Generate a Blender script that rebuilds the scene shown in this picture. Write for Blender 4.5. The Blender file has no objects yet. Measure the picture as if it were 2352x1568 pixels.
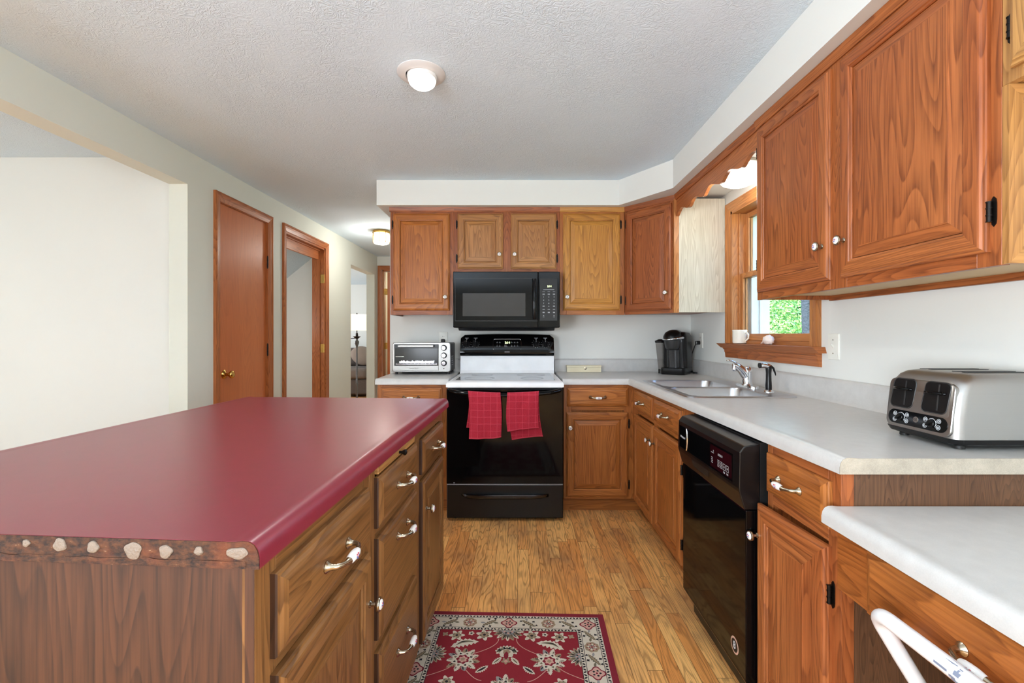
import bpy, bmesh, math, random
from mathutils import Vector, Matrix
random.seed(7)
sc = bpy.context.scene
C = sc.collection
V = Vector
R = math.radians

# ------------------------------------------------------------------ camera, sky, sun, added fill lights, exposure
CAM_Z = 1.21
cam_d = bpy.data.cameras.new('camera')
cam = bpy.data.objects.new('camera', cam_d)
C.objects.link(cam)
cam.location = (0, 0, CAM_Z)
cam.rotation_euler = (R(90), 0, 0)
cam_d.sensor_width = 36.0
cam_d.lens = 1060 / 2352 * 36.0
cam_d.shift_x = -13 / 2352
cam_d.shift_y = -15 / 2352
cam_d.clip_start = 0.02
sc.camera = cam

sc.view_settings.view_transform = 'Standard'
sc.view_settings.look = 'None'
sc.view_settings.gamma = 1.0
sc.view_settings.use_curve_mapping = False
sc.view_settings.exposure = 0.36

world = bpy.data.worlds.new('sky')
sc.world = world
world.use_nodes = True
wn = world.node_tree
for n_ in list(wn.nodes):
    wn.nodes.remove(n_)
w_out = wn.nodes.new('ShaderNodeOutputWorld')
w_bg = wn.nodes.new('ShaderNodeBackground')
w_sky = wn.nodes.new('ShaderNodeTexSky')
w_sky.sky_type = 'NISHITA'
w_sky.sun_disc = False
w_sky.sun_elevation = R(48)
w_sky.sun_rotation = R(240)
w_bg.inputs['Strength'].default_value = 0.85
wn.links.new(w_sky.outputs[0], w_bg.inputs[0])
wn.links.new(w_bg.outputs[0], w_out.inputs[0])

def sun_lamp(energy, direction):
    d = bpy.data.lights.new('sun', 'SUN')
    d.energy = energy
    d.angle = R(1.0)
    d.color = (1.0, 0.95, 0.86)
    o = bpy.data.objects.new('sun', d)
    C.objects.link(o)
    o.rotation_euler = V(direction).to_track_quat('-Z', 'Y').to_euler()
    o.location = (-8, -4, 12)

sun_lamp(9.0, (0.62, 0.35, -0.70))

def fill_panel(name, loc, direction, sx, sy, watts, col):
    d = bpy.data.lights.new(name, 'AREA')
    d.shape = 'RECTANGLE'
    d.size, d.size_y = sx, sy
    d.energy = watts
    d.color = col
    o = bpy.data.objects.new(name, d)
    C.objects.link(o)
    o.location = loc
    o.rotation_euler = V(direction).to_track_quat('-Z', 'Y').to_euler()
    return o

# unseen area lights added to fill kitchen, dining and living room; no windows modelled
COOL = (0.885, 0.96, 1.06)
fill_panel('fill_kitchen_right', (1.36, -1.55, 1.40), (-1, 0.02, 0.50), 2.6, 1.6, 95, COOL)
fill_panel('fill_kitchen_left', (-1.98, -2.30, 1.40), (1, 0.02, 0.50), 2.6, 1.6, 330, COOL)
fill_panel('fill_dining', (-4.92, -0.2, 1.30), (1, 0.08, 0.15), 3.4, 1.9, 66, COOL)
fill_panel('fill_living', (-5.9, 8.2, 1.4), (1, 0, 0), 2.4, 1.6, 75, (0.95, 0.99, 1.05))

# ------------------------------------------------------------------ helpers
def lin(c):
    r = []
    for x in c:
        x /= 255.0
        r.append(x / 12.92 if x <= 0.04045 else ((x + 0.055) / 1.055) ** 2.4)
    return (r[0], r[1], r[2], 1.0)

class Fr:
    """a face: a runs along u, b is height, c is distance out along n"""
    def __init__(s, o, u, n):
        s.o, s.u, s.n = V(o), V(u).normalized(), V(n).normalized()
        s.w = V((0, 0, 1))
    def p(s, a, b, c=0.0):
        return s.o + s.u * a + s.w * b + s.n * c

class MB:
    def __init__(s):
        s.bm = bmesh.new()
    def face(s, pts, m=0):
        f = s.bm.faces.new([s.bm.verts.new(p) for p in pts])
        f.material_index = m
        return f
    def hexa(s, q, m=0):
        v = [s.bm.verts.new(p) for p in q]
        for idx in ((0, 3, 2, 1), (4, 5, 6, 7), (0, 1, 5, 4), (1, 2, 6, 5), (2, 3, 7, 6), (3, 0, 4, 7)):
            f = s.bm.faces.new([v[i] for i in idx])
            f.material_index = m
    def box(s, x0, x1, y0, y1, z0, z1, m=0):
        s.hexa([V(p) for p in ((x0, y0, z0), (x1, y0, z0), (x1, y1, z0), (x0, y1, z0),
                               (x0, y0, z1), (x1, y0, z1), (x1, y1, z1), (x0, y1, z1))], m)
    def fbox(s, F, a0, a1, b0, b1, c0, c1, m=0):
        s.hexa([F.p(a0, b0, c0), F.p(a1, b0, c0), F.p(a1, b0, c1), F.p(a0, b0, c1),
                F.p(a0, b1, c0), F.p(a1, b1, c0), F.p(a1, b1, c1), F.p(a0, b1, c1)], m)
    def loft(s, rings, m=0, cap0=True, cap1=True, mf=None, mcap=None):
        vs = [[s.bm.verts.new(p) for p in r] for r in rings]
        n = len(rings[0])
        for i in range(len(vs) - 1):
            for k in range(n):
                f = s.bm.faces.new((vs[i][k], vs[i][(k + 1) % n], vs[i + 1][(k + 1) % n], vs[i + 1][k]))
                f.material_index = mf(i, k) if mf else m
        if cap0:
            s.bm.faces.new(list(reversed(vs[0]))).material_index = m if mcap is None else mcap
        if cap1:
            s.bm.faces.new(vs[-1]).material_index = m if mcap is None else mcap
    def prism(s, pts, off, m=0):
        off = V(off)
        s.loft([[V(p) for p in pts], [V(p) + off for p in pts]], m)
    def lathe(s, o, axis, prof, seg=24, m=0, mf=None):
        o, ax = V(o), V(axis).normalized()
        t = ax.orthogonal().normalized()
        b = ax.cross(t)
        rings = []
        for r, h in prof:
            r = max(r, 1e-5)
            rings.append([o + ax * h + (t * math.cos(2 * math.pi * k / seg) + b * math.sin(2 * math.pi * k / seg)) * r for k in range(seg)])
        s.loft(rings, m, mf=(lambda i, k: mf[i]) if mf else None, mcap=mf[-1] if mf else None)
    def cyl(s, p0, p1, r, seg=20, m=0):
        p0, p1 = V(p0), V(p1)
        s.lathe(p0, p1 - p0, [(r, 0), (r, (p1 - p0).length)], seg, m)
    def tube(s, path, r, seg=12, m=0, sy=1.0, up=None):
        path = [V(p) for p in path]
        rings = []
        prev = None
        for i, p in enumerate(path):
            d = (path[min(i + 1, len(path) - 1)] - path[max(i - 1, 0)]).normalized()
            if prev is None:
                t = V(up) if up else d.orthogonal()
                t = (t - d * t.dot(d)).normalized()
            else:
                t = (prev - d * prev.dot(d)).normalized()
            prev = t
            b = d.cross(t)
            rr = r[i] if isinstance(r, (list, tuple)) else r
            rings.append([p + (t * math.cos(2 * math.pi * k / seg) + b * math.sin(2 * math.pi * k / seg) * sy) * rr for k in range(seg)])
        s.loft(rings, m)
    def ball(s, c, rx, ry, rz, m=0, seg=20, rings=12, rot=None):
        c = V(c)
        rs = []
        for i in range(rings + 1):
            th = math.pi * i / rings
            ring = []
            for k in range(seg):
                ph = 2 * math.pi * k / seg
                q = V((rx * max(math.sin(th), 1e-4) * math.cos(ph), ry * max(math.sin(th), 1e-4) * math.sin(ph), -rz * math.cos(th)))
                if rot:
                    q = rot @ q
                ring.append(c + q)
            rs.append(ring)
        s.loft(rs, m)

ORG = {}
def org_of(o):
    return ORG.get(o.name, V((0, 0, 0))) if o else V((0, 0, 0))

def thing(name, label, cat, loc, group=None):
    o = bpy.data.objects.new(name, None)
    C.objects.link(o)
    o.location = loc
    o.empty_display_size = 0.05
    ORG[o.name] = V(loc)
    o['label'] = label
    o['category'] = cat
    if group:
        o['group'] = group
    return o

def obj(name, mb, mats, parent=None, org=None, smooth=None, bevel=0.0, seg=2, label=None):
    """links what a builder holds as ONE mesh object, in its parent's space"""
    bm = mb.bm
    bmesh.ops.recalc_face_normals(bm, faces=bm.faces[:])
    if org is None:
        org = org_of(parent)
    org = V(org)
    for v in bm.verts:
        v.co -= org
    me = bpy.data.meshes.new(name)
    bm.to_mesh(me)
    bm.free()
    for m in (mats if isinstance(mats, (list, tuple)) else [mats]):
        me.materials.append(m)
    if smooth is not None:
        me.polygons.foreach_set('use_smooth', [True] * len(me.polygons))
        me.set_sharp_from_angle(angle=R(smooth))
    o = bpy.data.objects.new(name, me)
    C.objects.link(o)
    if parent:
        o.parent = parent
    else:
        o.location = org
    ORG[o.name] = org
    if bevel:
        md = o.modifiers.new('edge', 'BEVEL')
        md.width = bevel
        md.segments = seg
        md.limit_method = 'ANGLE'
        md.angle_limit = R(40)
    if label:
        o['label'] = label
    return o

def tag(o, label, cat, group=None, kind=None):
    o['label'] = label
    o['category'] = cat
    if group:
        o['group'] = group
    if kind:
        o['kind'] = kind
    return o

def struct(name, mb, mats, parent=None, **kw):
    o = obj(name, mb, mats, parent, **kw)
    if not parent:
        o['kind'] = 'structure'
    return o

def text(name, body, size, F, a, b, c, mat, parent, align='CENTER', bold=0.0):
    cu = bpy.data.curves.new(name, 'FONT')
    cu.body = body
    cu.size = size
    cu.align_x = align
    cu.align_y = 'CENTER'
    cu.extrude = 0.0003
    cu.offset = bold
    cu.resolution_u = 3
    tmp = bpy.data.objects.new('tmp_text', cu)
    C.objects.link(tmp)
    dg = bpy.context.evaluated_depsgraph_get()
    me = bpy.data.meshes.new_from_object(tmp.evaluated_get(dg))
    bpy.data.objects.remove(tmp)
    bpy.data.curves.remove(cu)
    org = org_of(parent)
    for v in me.vertices:
        v.co = F.p(a + v.co.x, b + v.co.y, c + v.co.z) - org
    me.materials.clear()
    me.materials.append(mat)
    me.name = name
    o = bpy.data.objects.new(name, me)
    C.objects.link(o)
    o.parent = parent
    ORG[o.name] = org
    return o

# ------------------------------------------------------------------ materials
def new_mat(name):
    m = bpy.data.materials.new(name)
    m.use_nodes = True
    nt = m.node_tree
    b = nt.nodes['Principled BSDF']
    return m, nt, b

class NG:
    """tiny node-graph helper"""
    def __init__(s, nt):
        s.nt = nt
    def n(s, t, **kw):
        x = s.nt.nodes.new(t)
        for k, v in kw.items():
            setattr(x, k, v)
        return x
    def l(s, a, b):
        s.nt.links.new(a, b)
    def math(s, op, a, b=None, c=None, clamp=False):
        x = s.n('ShaderNodeMath', operation=op, use_clamp=clamp)
        for i, v in enumerate((a, b, c)):
            if v is None:
                continue
            if isinstance(v, (int, float)):
                x.inputs[i].default_value = v
            else:
                s.l(v, x.inputs[i])
        return x.outputs[0]
    def mix(s, fac, a, b, blend='MIX'):
        x = s.n('ShaderNodeMix', data_type='RGBA', blend_type=blend)
        for sock, v in ((x.inputs[0], fac), (x.inputs[6], a), (x.inputs[7], b)):
            if isinstance(v, (int, float)):
                sock.default_value = v
            elif isinstance(v, tuple):
                sock.default_value = v
            else:
                s.l(v, sock)
        return x.outputs[2]
    def mapr(s, v, a, b, c=0.0, d=1.0):
        x = s.n('ShaderNodeMapRange')
        s.l(v, x.inputs[0])
        for i, q in enumerate((a, b, c, d)):
            x.inputs[i + 1].default_value = q
        return x.outputs[0]
    def noise(s, vec, scale, detail=2.0, rough=0.5, dist=0.0):
        x = s.n('ShaderNodeTexNoise')
        s.l(vec, x.inputs['Vector'])
        x.inputs['Scale'].default_value = scale
        x.inputs['Detail'].default_value = detail
        x.inputs['Roughness'].default_value = rough
        x.inputs['Distortion'].default_value = dist
        return x.outputs['Fac']
    def scaled(s, vec, sc3, add=None):
        x = s.n('ShaderNodeVectorMath', operation='MULTIPLY')
        s.l(vec, x.inputs[0])
        x.inputs[1].default_value = sc3
        if add is None:
            return x.outputs[0]
        y = s.n('ShaderNodeVectorMath', operation='ADD')
        s.l(x.outputs[0], y.inputs[0])
        s.l(add, y.inputs[1])
        return y.outputs[0]
    def bump(s, h, strength, dist, b):
        x = s.n('ShaderNodeBump')
        x.inputs['Strength'].default_value = strength
        x.inputs['Distance'].default_value = dist
        s.l(h, x.inputs['Height'])
        s.l(x.outputs[0], b.inputs['Normal'])

def plain(name, col, rough=0.5, metal=0.0, spec=0.5, coat=0.0, bump=None, aniso=None):
    m, nt, b = new_mat(name)
    g = NG(nt)
    tc = g.n('ShaderNodeTexCoord')
    vec = tc.outputs['Object']
    c = lin(col)
    nz = g.noise(vec, 9.0, 3.0)
    g.l(g.mix(g.mapr(nz, 0.3, 0.7, 0.0, 1.0), tuple(x * 0.95 for x in c[:3]) + (1,), tuple(min(1, x * 1.04) for x in c[:3]) + (1,)), b.inputs['Base Color'])
    b.inputs['Roughness'].default_value = rough
    b.inputs['Metallic'].default_value = metal
    b.inputs['Specular IOR Level'].default_value = spec
    b.inputs['Coat Weight'].default_value = coat
    if bump:
        g.bump(g.noise(vec, bump[0], 3.0), bump[1], bump[2], b)
    return m

def glow(name, col, strength):
    m, nt, b = new_mat(name)
    b.inputs['Base Color'].default_value = lin(col)
    b.inputs['Emission Color'].default_value = lin(col)
    b.inputs['Emission Strength'].default_value = strength
    return m

def glass(name, col=(255, 255, 255), rough=0.0, ior=1.45):
    m, nt, b = new_mat(name)
    b.inputs['Base Color'].default_value = lin(col)
    b.inputs['Roughness'].default_value = rough
    b.inputs['Transmission Weight'].default_value = 1.0
    b.inputs['IOR'].default_value = ior
    return m

def wood(name, light, mid, dark, vertical=True, rough=0.36, line=0.72, ring=1.0, stretch=None):
    m, nt, b = new_mat(name)
    g = NG(nt)
    tc = g.n('ShaderNodeTexCoord')
    oi = g.n('ShaderNodeObjectInfo')
    rnd = g.n('ShaderNodeCombineXYZ')
    g.l(g.math('MULTIPLY', oi.outputs['Random'], 41.0), rnd.inputs[0])
    g.l(g.math('MULTIPLY', oi.outputs['Random'], 17.0), rnd.inputs[1])
    g.l(g.math('MULTIPLY', oi.outputs['Random'], 29.0), rnd.inputs[2])
    ax = (lambda hi, lo: (hi, hi, lo)) if vertical else (lambda hi, lo: (lo, lo, hi))
    if stretch == 'x':
        ax = lambda hi, lo: (lo, hi, hi)
    if stretch == 'y':
        ax = lambda hi, lo: (hi, lo, hi)
    vec = tc.outputs['Object']
    wob = g.scaled(vec, ax(5.0 * ring, (0.62 if vertical else 0.40) * ring), rnd.outputs[0])
    f = g.noise(wob, 1.0, 2.0, 0.45, 0.25)
    lines = g.math('FRACT', g.math('MULTIPLY', f, 46.0))
    lines = g.math('POWER', lines, 1.8)
    lines = g.math('MULTIPLY', lines, g.mapr(g.math('FRACT', g.math('MULTIPLY', f, 46.0)), 1.0, 0.93))
    fine = g.noise(g.scaled(vec, ax(210.0, 5.0), rnd.outputs[0]), 1.0, 2.0, 0.6)
    fine = g.mapr(fine, 0.50, 0.72)
    broad = g.noise(g.scaled(vec, ax(3.2, 0.6), rnd.outputs[0]), 1.0, 2.0)
    col = g.mix(g.mapr(broad, 0.3, 0.7), lin(light), lin(mid))
    brk = g.noise(g.scaled(vec, ax(150.0, 9.0), rnd.outputs[0]), 1.0, 2.0)
    lines = g.math('MULTIPLY', lines, g.mapr(brk, 0.30, 0.58, 0.25, 1.0))
    col = g.mix(g.math('MULTIPLY', lines, line), col, lin(dark))
    col = g.mix(g.math('MULTIPLY', fine, line * 0.5), col, lin(dark))
    streak = g.mapr(g.noise(g.scaled(vec, ax(105.0, 3.2), rnd.outputs[0]), 1.0, 3.0, 0.65), 0.46, 0.66)
    col = g.mix(g.math('MULTIPLY', streak, line * 0.42), col, lin(dark))
    g.l(col, b.inputs['Base Color'])
    b.inputs['Roughness'].default_value = rough
    b.inputs['Specular IOR Level'].default_value = 0.38
    g.bump(g.math('ADD', fine, g.math('MULTIPLY', lines, 0.5)), 0.12, 0.0006, b)
    return m

def pair(name, l, m, d, **kw):
    return [wood(name + '_upright', l, m, d, True, **kw), wood(name + '_across', l, m, d, False, **kw)]

RED = pair('oak_reddish', (170, 100, 55), (150, 80, 41), (80, 36, 17))
RUST = pair('oak_rust', (182, 110, 60), (162, 88, 45), (86, 38, 17))
AMBER = pair('oak_amber', (190, 118, 52), (172, 99, 41), (104, 52, 20))
TAN = pair('oak_tan', (188, 134, 80), (168, 113, 62), (98, 61, 30))
HONEY = pair('oak_honey', (200, 143, 64), (182, 121, 48), (120, 70, 26))
BASE = pair('oak_orange', (186, 117, 58), (166, 96, 44), (94, 46, 18))
ISLE = pair('oak_olive', (150, 105, 60), (129, 86, 46), (64, 38, 19))
LIGHT = pair('oak_pale', (194, 146, 86), (174, 122, 66), (112, 70, 36))
EDGE_STAIN_SHADE = wood('oak_stain_shade_edge', (70, 42, 24), (58, 33, 18), (34, 19, 10), True, rough=0.5)  # darker side edges of island fronts: stain plus edge shade painted in
ISLE.append(EDGE_STAIN_SHADE)
PANEL = wood('walnut_panel', (86, 50, 29), (72, 41, 23), (30, 16, 9), True, rough=0.55, line=0.75, ring=0.8)
LAMI = wood('brown_laminate', (112, 78, 52), (96, 64, 42), (52, 33, 21), True, rough=0.5, line=0.7, ring=2.2)
WASHED = wood('pale_laminate', (220, 214, 198), (206, 198, 180), (160, 146, 122), True, rough=0.4, line=0.55)
FIR = wood('door_veneer', (208, 124, 70), (192, 106, 54), (150, 74, 36), True, rough=0.38, line=0.28, ring=0.55)
TRIM = pair('trim_oak', (192, 118, 66), (172, 98, 52), (112, 56, 26))
SASH = pair('window_oak', (206, 142, 84), (184, 118, 64), (132, 76, 38))
CLEAT = wood('pale_ply', (214, 190, 150), (202, 174, 132), (176, 144, 104), False, rough=0.6, line=0.15)

def paint(name, col, rough=0.6, tex=None):
    m, nt, b = new_mat(name)
    g = NG(nt)
    tc = g.n('ShaderNodeTexCoord')
    vec = tc.outputs['Object']
    c = lin(col)
    nz = g.noise(vec, 1.3, 2.0)
    g.l(g.mix(g.mapr(nz, 0.3, 0.7), c, tuple(x * 0.975 for x in c[:3]) + (1,)), b.inputs['Base Color'])
    b.inputs['Roughness'].default_value = rough
    b.inputs['Specular IOR Level'].default_value = 0.3
    if tex == 'brushed':
        w = g.noise(vec, 3.5, 2.0)
        a1 = g.noise(vec, 24.0, 3.0, 0.55, 2.6)
        a2 = g.noise(vec, 60.0, 2.0, 0.5, 1.2)
        ridge = g.math('SUBTRACT', 1.0, g.math('MULTIPLY', g.math('ABSOLUTE', g.math('SUBTRACT', a1, 0.5)), 9.0), clamp=True)
        h = g.math('ADD', g.math('MULTIPLY', ridge, g.mapr(w, 0.35, 0.6, 0.25, 1.0)), g.math('MULTIPLY', a2, 0.35))
        g.bump(h, 0.45, 0.004, b)
    else:
        g.bump(g.noise(vec, 130.0, 2.0), 0.12, 0.001, b)
    return m

WALL = paint('wall_paint', (228, 229, 224))
SOFFIT = paint('soffit_paint', (228, 230, 225))
CEIL = paint('ceiling_texture', (220, 236, 247), 0.75, 'brushed')
SAGE = paint('left_wall_paint', (222, 225, 214))
WHITE = plain('white_gloss', (238, 240, 242), 0.25)
PLASTIC_W = plain('ivory_plastic', (232, 231, 222), 0.35)
VINYL = plain('white_vinyl', (238, 242, 244), 0.35)
BLACK = plain('black_gloss', (7, 7, 8), 0.06, spec=0.2)
BLACK_S = plain('black_satin', (13, 13, 14), 0.28, spec=0.35)
BLACK_M = plain('black_matte', (18, 18, 18), 0.5)
CHAR = plain('charcoal', (46, 46, 46), 0.35)
IRON = plain('dark_bronze', (24, 20, 17), 0.4, metal=0.6)
NICKEL = plain('aged_nickel', (176, 166, 146), 0.22, metal=1.0)
CHROME = plain('chrome', (226, 228, 232), 0.08, metal=1.0)
BRASS = plain('brass', (206, 166, 92), 0.2, metal=1.0)
PORC = plain('porcelain', (244, 243, 240), 0.12)
PINK = plain('painted_rose', (190, 70, 90), 0.3)
BLUE = plain('painted_blue', (90, 100, 160), 0.3)
DISPLAY = glow('clock_digits', (236, 255, 176), 2.2)
PRINT = plain('print_white', (205, 207, 210), 0.5)
PRINT_G = plain('print_grey', (150, 152, 155), 0.5)
PRINT_D = plain('print_dark', (52, 52, 52), 0.5)
MAROON = plain('maroon_tint', (40, 8, 14), 0.1)

def steel(name, col, rough, axis):
    m, nt, b = new_mat(name)
    g = NG(nt)
    tc = g.n('ShaderNodeTexCoord')
    sc3 = {'x': (3, 420, 420), 'y': (420, 3, 420), 'z': (420, 420, 3)}[axis]
    f = g.noise(g.scaled(tc.outputs['Object'], sc3), 1.0, 2.0)
    c = lin(col)
    g.l(g.mix(f, tuple(x * 0.95 for x in c[:3]) + (1,), c), b.inputs['Base Color'])
    b.inputs['Metallic'].default_value = 1.0
    b.inputs['Roughness'].default_value = rough
    return m

STEEL_X = steel('brushed_steel_long', (166, 164, 161), 0.38, 'x')
STEEL_Y = steel('brushed_steel_side', (166, 164, 161), 0.3, 'y')
SINKS = steel('sink_steel', (206, 208, 212), 0.3, 'y')

def laminate(name, col, rough, speck, edge=None):
    m, nt, b = new_mat(name)
    g = NG(nt)
    tc = g.n('ShaderNodeTexCoord')
    vec = tc.outputs['Object']
    c = lin(col)
    a = g.noise(vec, 26.0, 4.0, 0.6)
    d = g.noise(vec, 420.0, 2.0)
    k = g.math('ADD', g.math('MULTIPLY', a, 0.7), g.math('MULTIPLY', d, 0.5))
    g.l(g.mix(g.mapr(k, 0.4, 0.8), tuple(x * (1 - speck) for x in c[:3]) + (1,), c), b.inputs['Base Color'])
    b.inputs['Roughness'].default_value = rough
    b.inputs['Specular IOR Level'].default_value = 0.5
    g.bump(d, 0.06, 0.0006, b)
    return m

COUNTER = laminate('counter_laminate', (206, 205, 202), 0.3, 0.12)
COUNTER_EDGE = laminate('counter_end', (184, 173, 155), 0.5, 0.3)
BURG = laminate('burgundy_laminate', (134, 42, 58), 0.3, 0.12)
BURG.node_tree.nodes['Principled BSDF'].inputs['Specular IOR Level'].default_value = 0.75

def raw_board():
    m, nt, b = new_mat('raw_board_edge')
    g = NG(nt)
    tc = g.n('ShaderNodeTexCoord')
    vec = tc.outputs['Object']
    a = g.noise(g.scaled(vec, (1.0, 1.0, 1.6)), 75.0, 5.0, 0.65)
    c = g.noise(vec, 16.0, 3.0)
    col = g.mix(g.mapr(a, 0.35, 0.65), lin((30, 17, 11)), lin((92, 54, 29)))
    col = g.mix(g.mapr(c, 0.52, 0.75, 0.0, 0.5), col, lin((128, 60, 24)))
    col = g.mix(g.mapr(a, 0.66, 0.74), col, lin((176, 152, 124)))
    g.l(col, b.inputs['Base Color'])
    b.inputs['Roughness'].default_value = 0.8
    g.bump(a, 0.8, 0.004, b)
    return m
RAW = raw_board()
GLUE = plain('dried_glue', (132, 116, 101), 0.6, bump=(260.0, 0.8, 0.003))

def floor_mat():
    m, nt, b = new_mat('oak_strip_floor')
    g = NG(nt)
    tc = g.n('ShaderNodeTexCoord')
    sep = g.n('ShaderNodeSeparateXYZ')
    g.l(tc.outputs['Object'], sep.inputs[0])
    x, y = sep.outputs[0], sep.outputs[1]
    W = 0.0585
    col_i = g.math('FLOOR', g.math('DIVIDE', x, W))
    wn1 = g.n('ShaderNodeTexWhiteNoise', noise_dimensions='1D')
    g.l(col_i, wn1.inputs['W'])
    yo = g.math('DIVIDE', g.math('ADD', y, g.math('MULTIPLY', wn1.outputs['Value'], 3.7)), 0.68)
    row_i = g.math('FLOOR', yo)
    cmb = g.n('ShaderNodeCombineXYZ')
    g.l(col_i, cmb.inputs[0])
    g.l(row_i, cmb.inputs[1])
    wn2 = g.n('ShaderNodeTexWhiteNoise', noise_dimensions='2D')
    g.l(cmb.outputs[0], wn2.inputs['Vector'])
    rnd = wn2.outputs['Value']
    off = g.n('ShaderNodeCombineXYZ')
    g.l(g.math('MULTIPLY', rnd, 53.0), off.inputs[0])
    g.l(g.math('MULTIPLY', rnd, 31.0), off.inputs[1])
    f = g.noise(g.scaled(tc.outputs['Object'], (13.0, 1.5, 1.0), off.outputs[0]), 1.0, 2.0, 0.5, 0.3)
    lines = g.math('POWER', g.mapr(g.math('SINE', g.math('MULTIPLY', f, 78.0)), 0.1, 1.0), 1.5)
    fine = g.mapr(g.noise(g.scaled(tc.outputs['Object'], (330.0, 7.0, 1.0), off.outputs[0]), 1.0, 2.0), 0.48, 0.7)
    wear = g.noise(g.scaled(tc.outputs['Object'], (3.0, 1.6, 1.0)), 1.4, 4.0, 0.6)
    base = g.mix(rnd, lin((255, 198, 122)), lin((228, 152, 82)))
    base = g.mix(g.mapr(wear, 0.46, 0.68, 0.0, 0.65), base, lin((164, 126, 90)))
    base = g.mix(g.math('MULTIPLY', lines, 0.42), base, lin((112, 62, 28)))
    base = g.mix(g.math('MULTIPLY', fine, 0.42), base, lin((112, 64, 30)))
    fx = g.math('FRACT', g.math('DIVIDE', x, W))
    fy = g.math('FRACT', yo)
    ex = g.math('LESS_THAN', g.math('MINIMUM', fx, g.math('SUBTRACT', 1.0, fx)), 0.016)
    ey = g.math('LESS_THAN', g.math('MINIMUM', fy, g.math('SUBTRACT', 1.0, fy)), 0.0016)
    gap = g.math('MAXIMUM', ex, ey)
    base = g.mix(g.math('MULTIPLY', gap, 0.75), base, lin((66, 36, 16)))
    g.l(base, b.inputs['Base Color'])
    b.inputs['Roughness'].default_value = 0.34
    g.bump(g.math('ADD', g.math('MULTIPLY', gap, -1.0), g.math('MULTIPLY', fine, -0.15)), 0.25, 0.0015, b)
    return m
FLOOR = floor_mat()

# ------------------------------------------------------------------ the room
XL, XR, YB, ZC = -2.034, 1.41, 3.76, 2.345
XLo = XL - 0.115

mb = MB(); mb.box(-6.2, 1.62, -6.3, 10.6, -0.1, 0.0)
struct('floor', mb, FLOOR)
mb = MB(); mb.box(-6.2, 1.62, -6.3, 10.6, ZC, ZC + 0.12)
struct('ceiling', mb, CEIL)

mb = MB()
for y0, y1, z0 in ((-6.3, -0.6, 0), (-0.6, 2.844, 2.14), (2.844, 3.126, 0), (3.126, 3.767, 2.135), (3.767, 4.04, 0),
                   (4.04, 4.877, 2.12), (4.877, 5.626, 0), (5.626, 6.557, 2.07), (6.557, 10.5, 0)):
    mb.box(XLo, XL, y0, y1, z0, ZC)
struct('wall_left', mb, SAGE)
mb = MB()
mb.box(-1.04, XR + 0.15, YB, YB + 0.12, 0, ZC)
struct('wall_back', mb, WALL)
mb = MB()
mb.box(-1.04, -0.93, YB + 0.12, 6.68, 0, ZC)
struct('wall_hall', mb, WALL)
WY0, WY1, WZ0, WZ1 = 2.20, 3.04, 1.154, 2.02
mb = MB()
mb.box(XR, XR + 0.15, -6.3, WY0, 0, ZC)
mb.box(XR, XR + 0.15, WY1, YB, 0, ZC)
mb.box(XR, XR + 0.15, WY0, WY1, 0, WZ0)
mb.box(XR, XR + 0.15, WY0, WY1, WZ1, ZC)
struct('wall_right', mb, WALL)
mb = MB()
mb.box(XL, XR, -6.3, -6.15, 0, ZC)
struct('wall_rear', mb, WALL)
mb = MB()
mb.box(XL, -1.96, 6.68, 6.79, 0, ZC)
mb.box(-1.2, -0.93, 6.68, 6.79, 0, ZC)
mb.box(-1.96, -1.2, 6.68, 6.79, 2.15, ZC)
struct('wall_end', mb, WALL)
mb = MB()
mb.box(-5.1, XLo, 2.95, 3.05, 0, ZC)
struct('wall_dining', mb, WALL)
mb = MB()
mb.box(-5.1, -5.0, -3.2, 2.95, 0, ZC)
struct('wall_west', mb, WALL)
mb = MB()
mb.box(-5.1, XLo, -3.2, -3.05, 0, ZC)
struct('wall_south', mb, WALL)
mb = MB()
mb.box(-6.1, XLo, 5.30, 5.40, 0, ZC)
struct('wall_stair', mb, WALL)
mb = MB()
mb.box(-3.4, -3.3, 3.05, 5.30, 0, ZC)
struct('wall_stairwell', mb, WALL)
mb = MB()
mb.box(-6.1, -6.0, 5.40, 10.5, 0, ZC)
mb.box(-6.1, XLo, 10.4, 10.5, 0, ZC)
struct('wall_living', mb, WALL)
mb = MB()
mb.box(XL, -0.8, 8.2, 8.3, 0, ZC)
mb.box(-0.93, -0.82, 6.79, 8.2, 0, ZC)
struct('wall_bath', mb, WALL)
# sloped underside of the stairs, seen through the open doorway
mb = MB()
mb.prism([(-3.3, 3.06, 1.33), (-2.15, 3.06, 2.265), (-2.15, 3.06, ZC), (-3.3, 3.06, ZC)], (0, 2.24, 0))
struct('ceiling_stairs', mb, CEIL)

# dropped soffit over the wall cabinets, with its diagonal corner
mb = MB()
ZS = 2.16
mb.prism([(-1.033, YB, ZS), (-1.033, 3.38, ZS), (0.743, 3.38, ZS), (1.005, 2.985, ZS), (1.005, -0.6, ZS), (XR, -0.6, ZS), (XR, YB, ZS)], (0, 0, ZC - ZS))
struct('ceiling_soffit', mb, SOFFIT)

# ---- casings, doors
FLW = Fr((XL, 0, 0), (0, 1, 0), (1, 0, 0))          # the left wall: a runs away from the viewer

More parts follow.
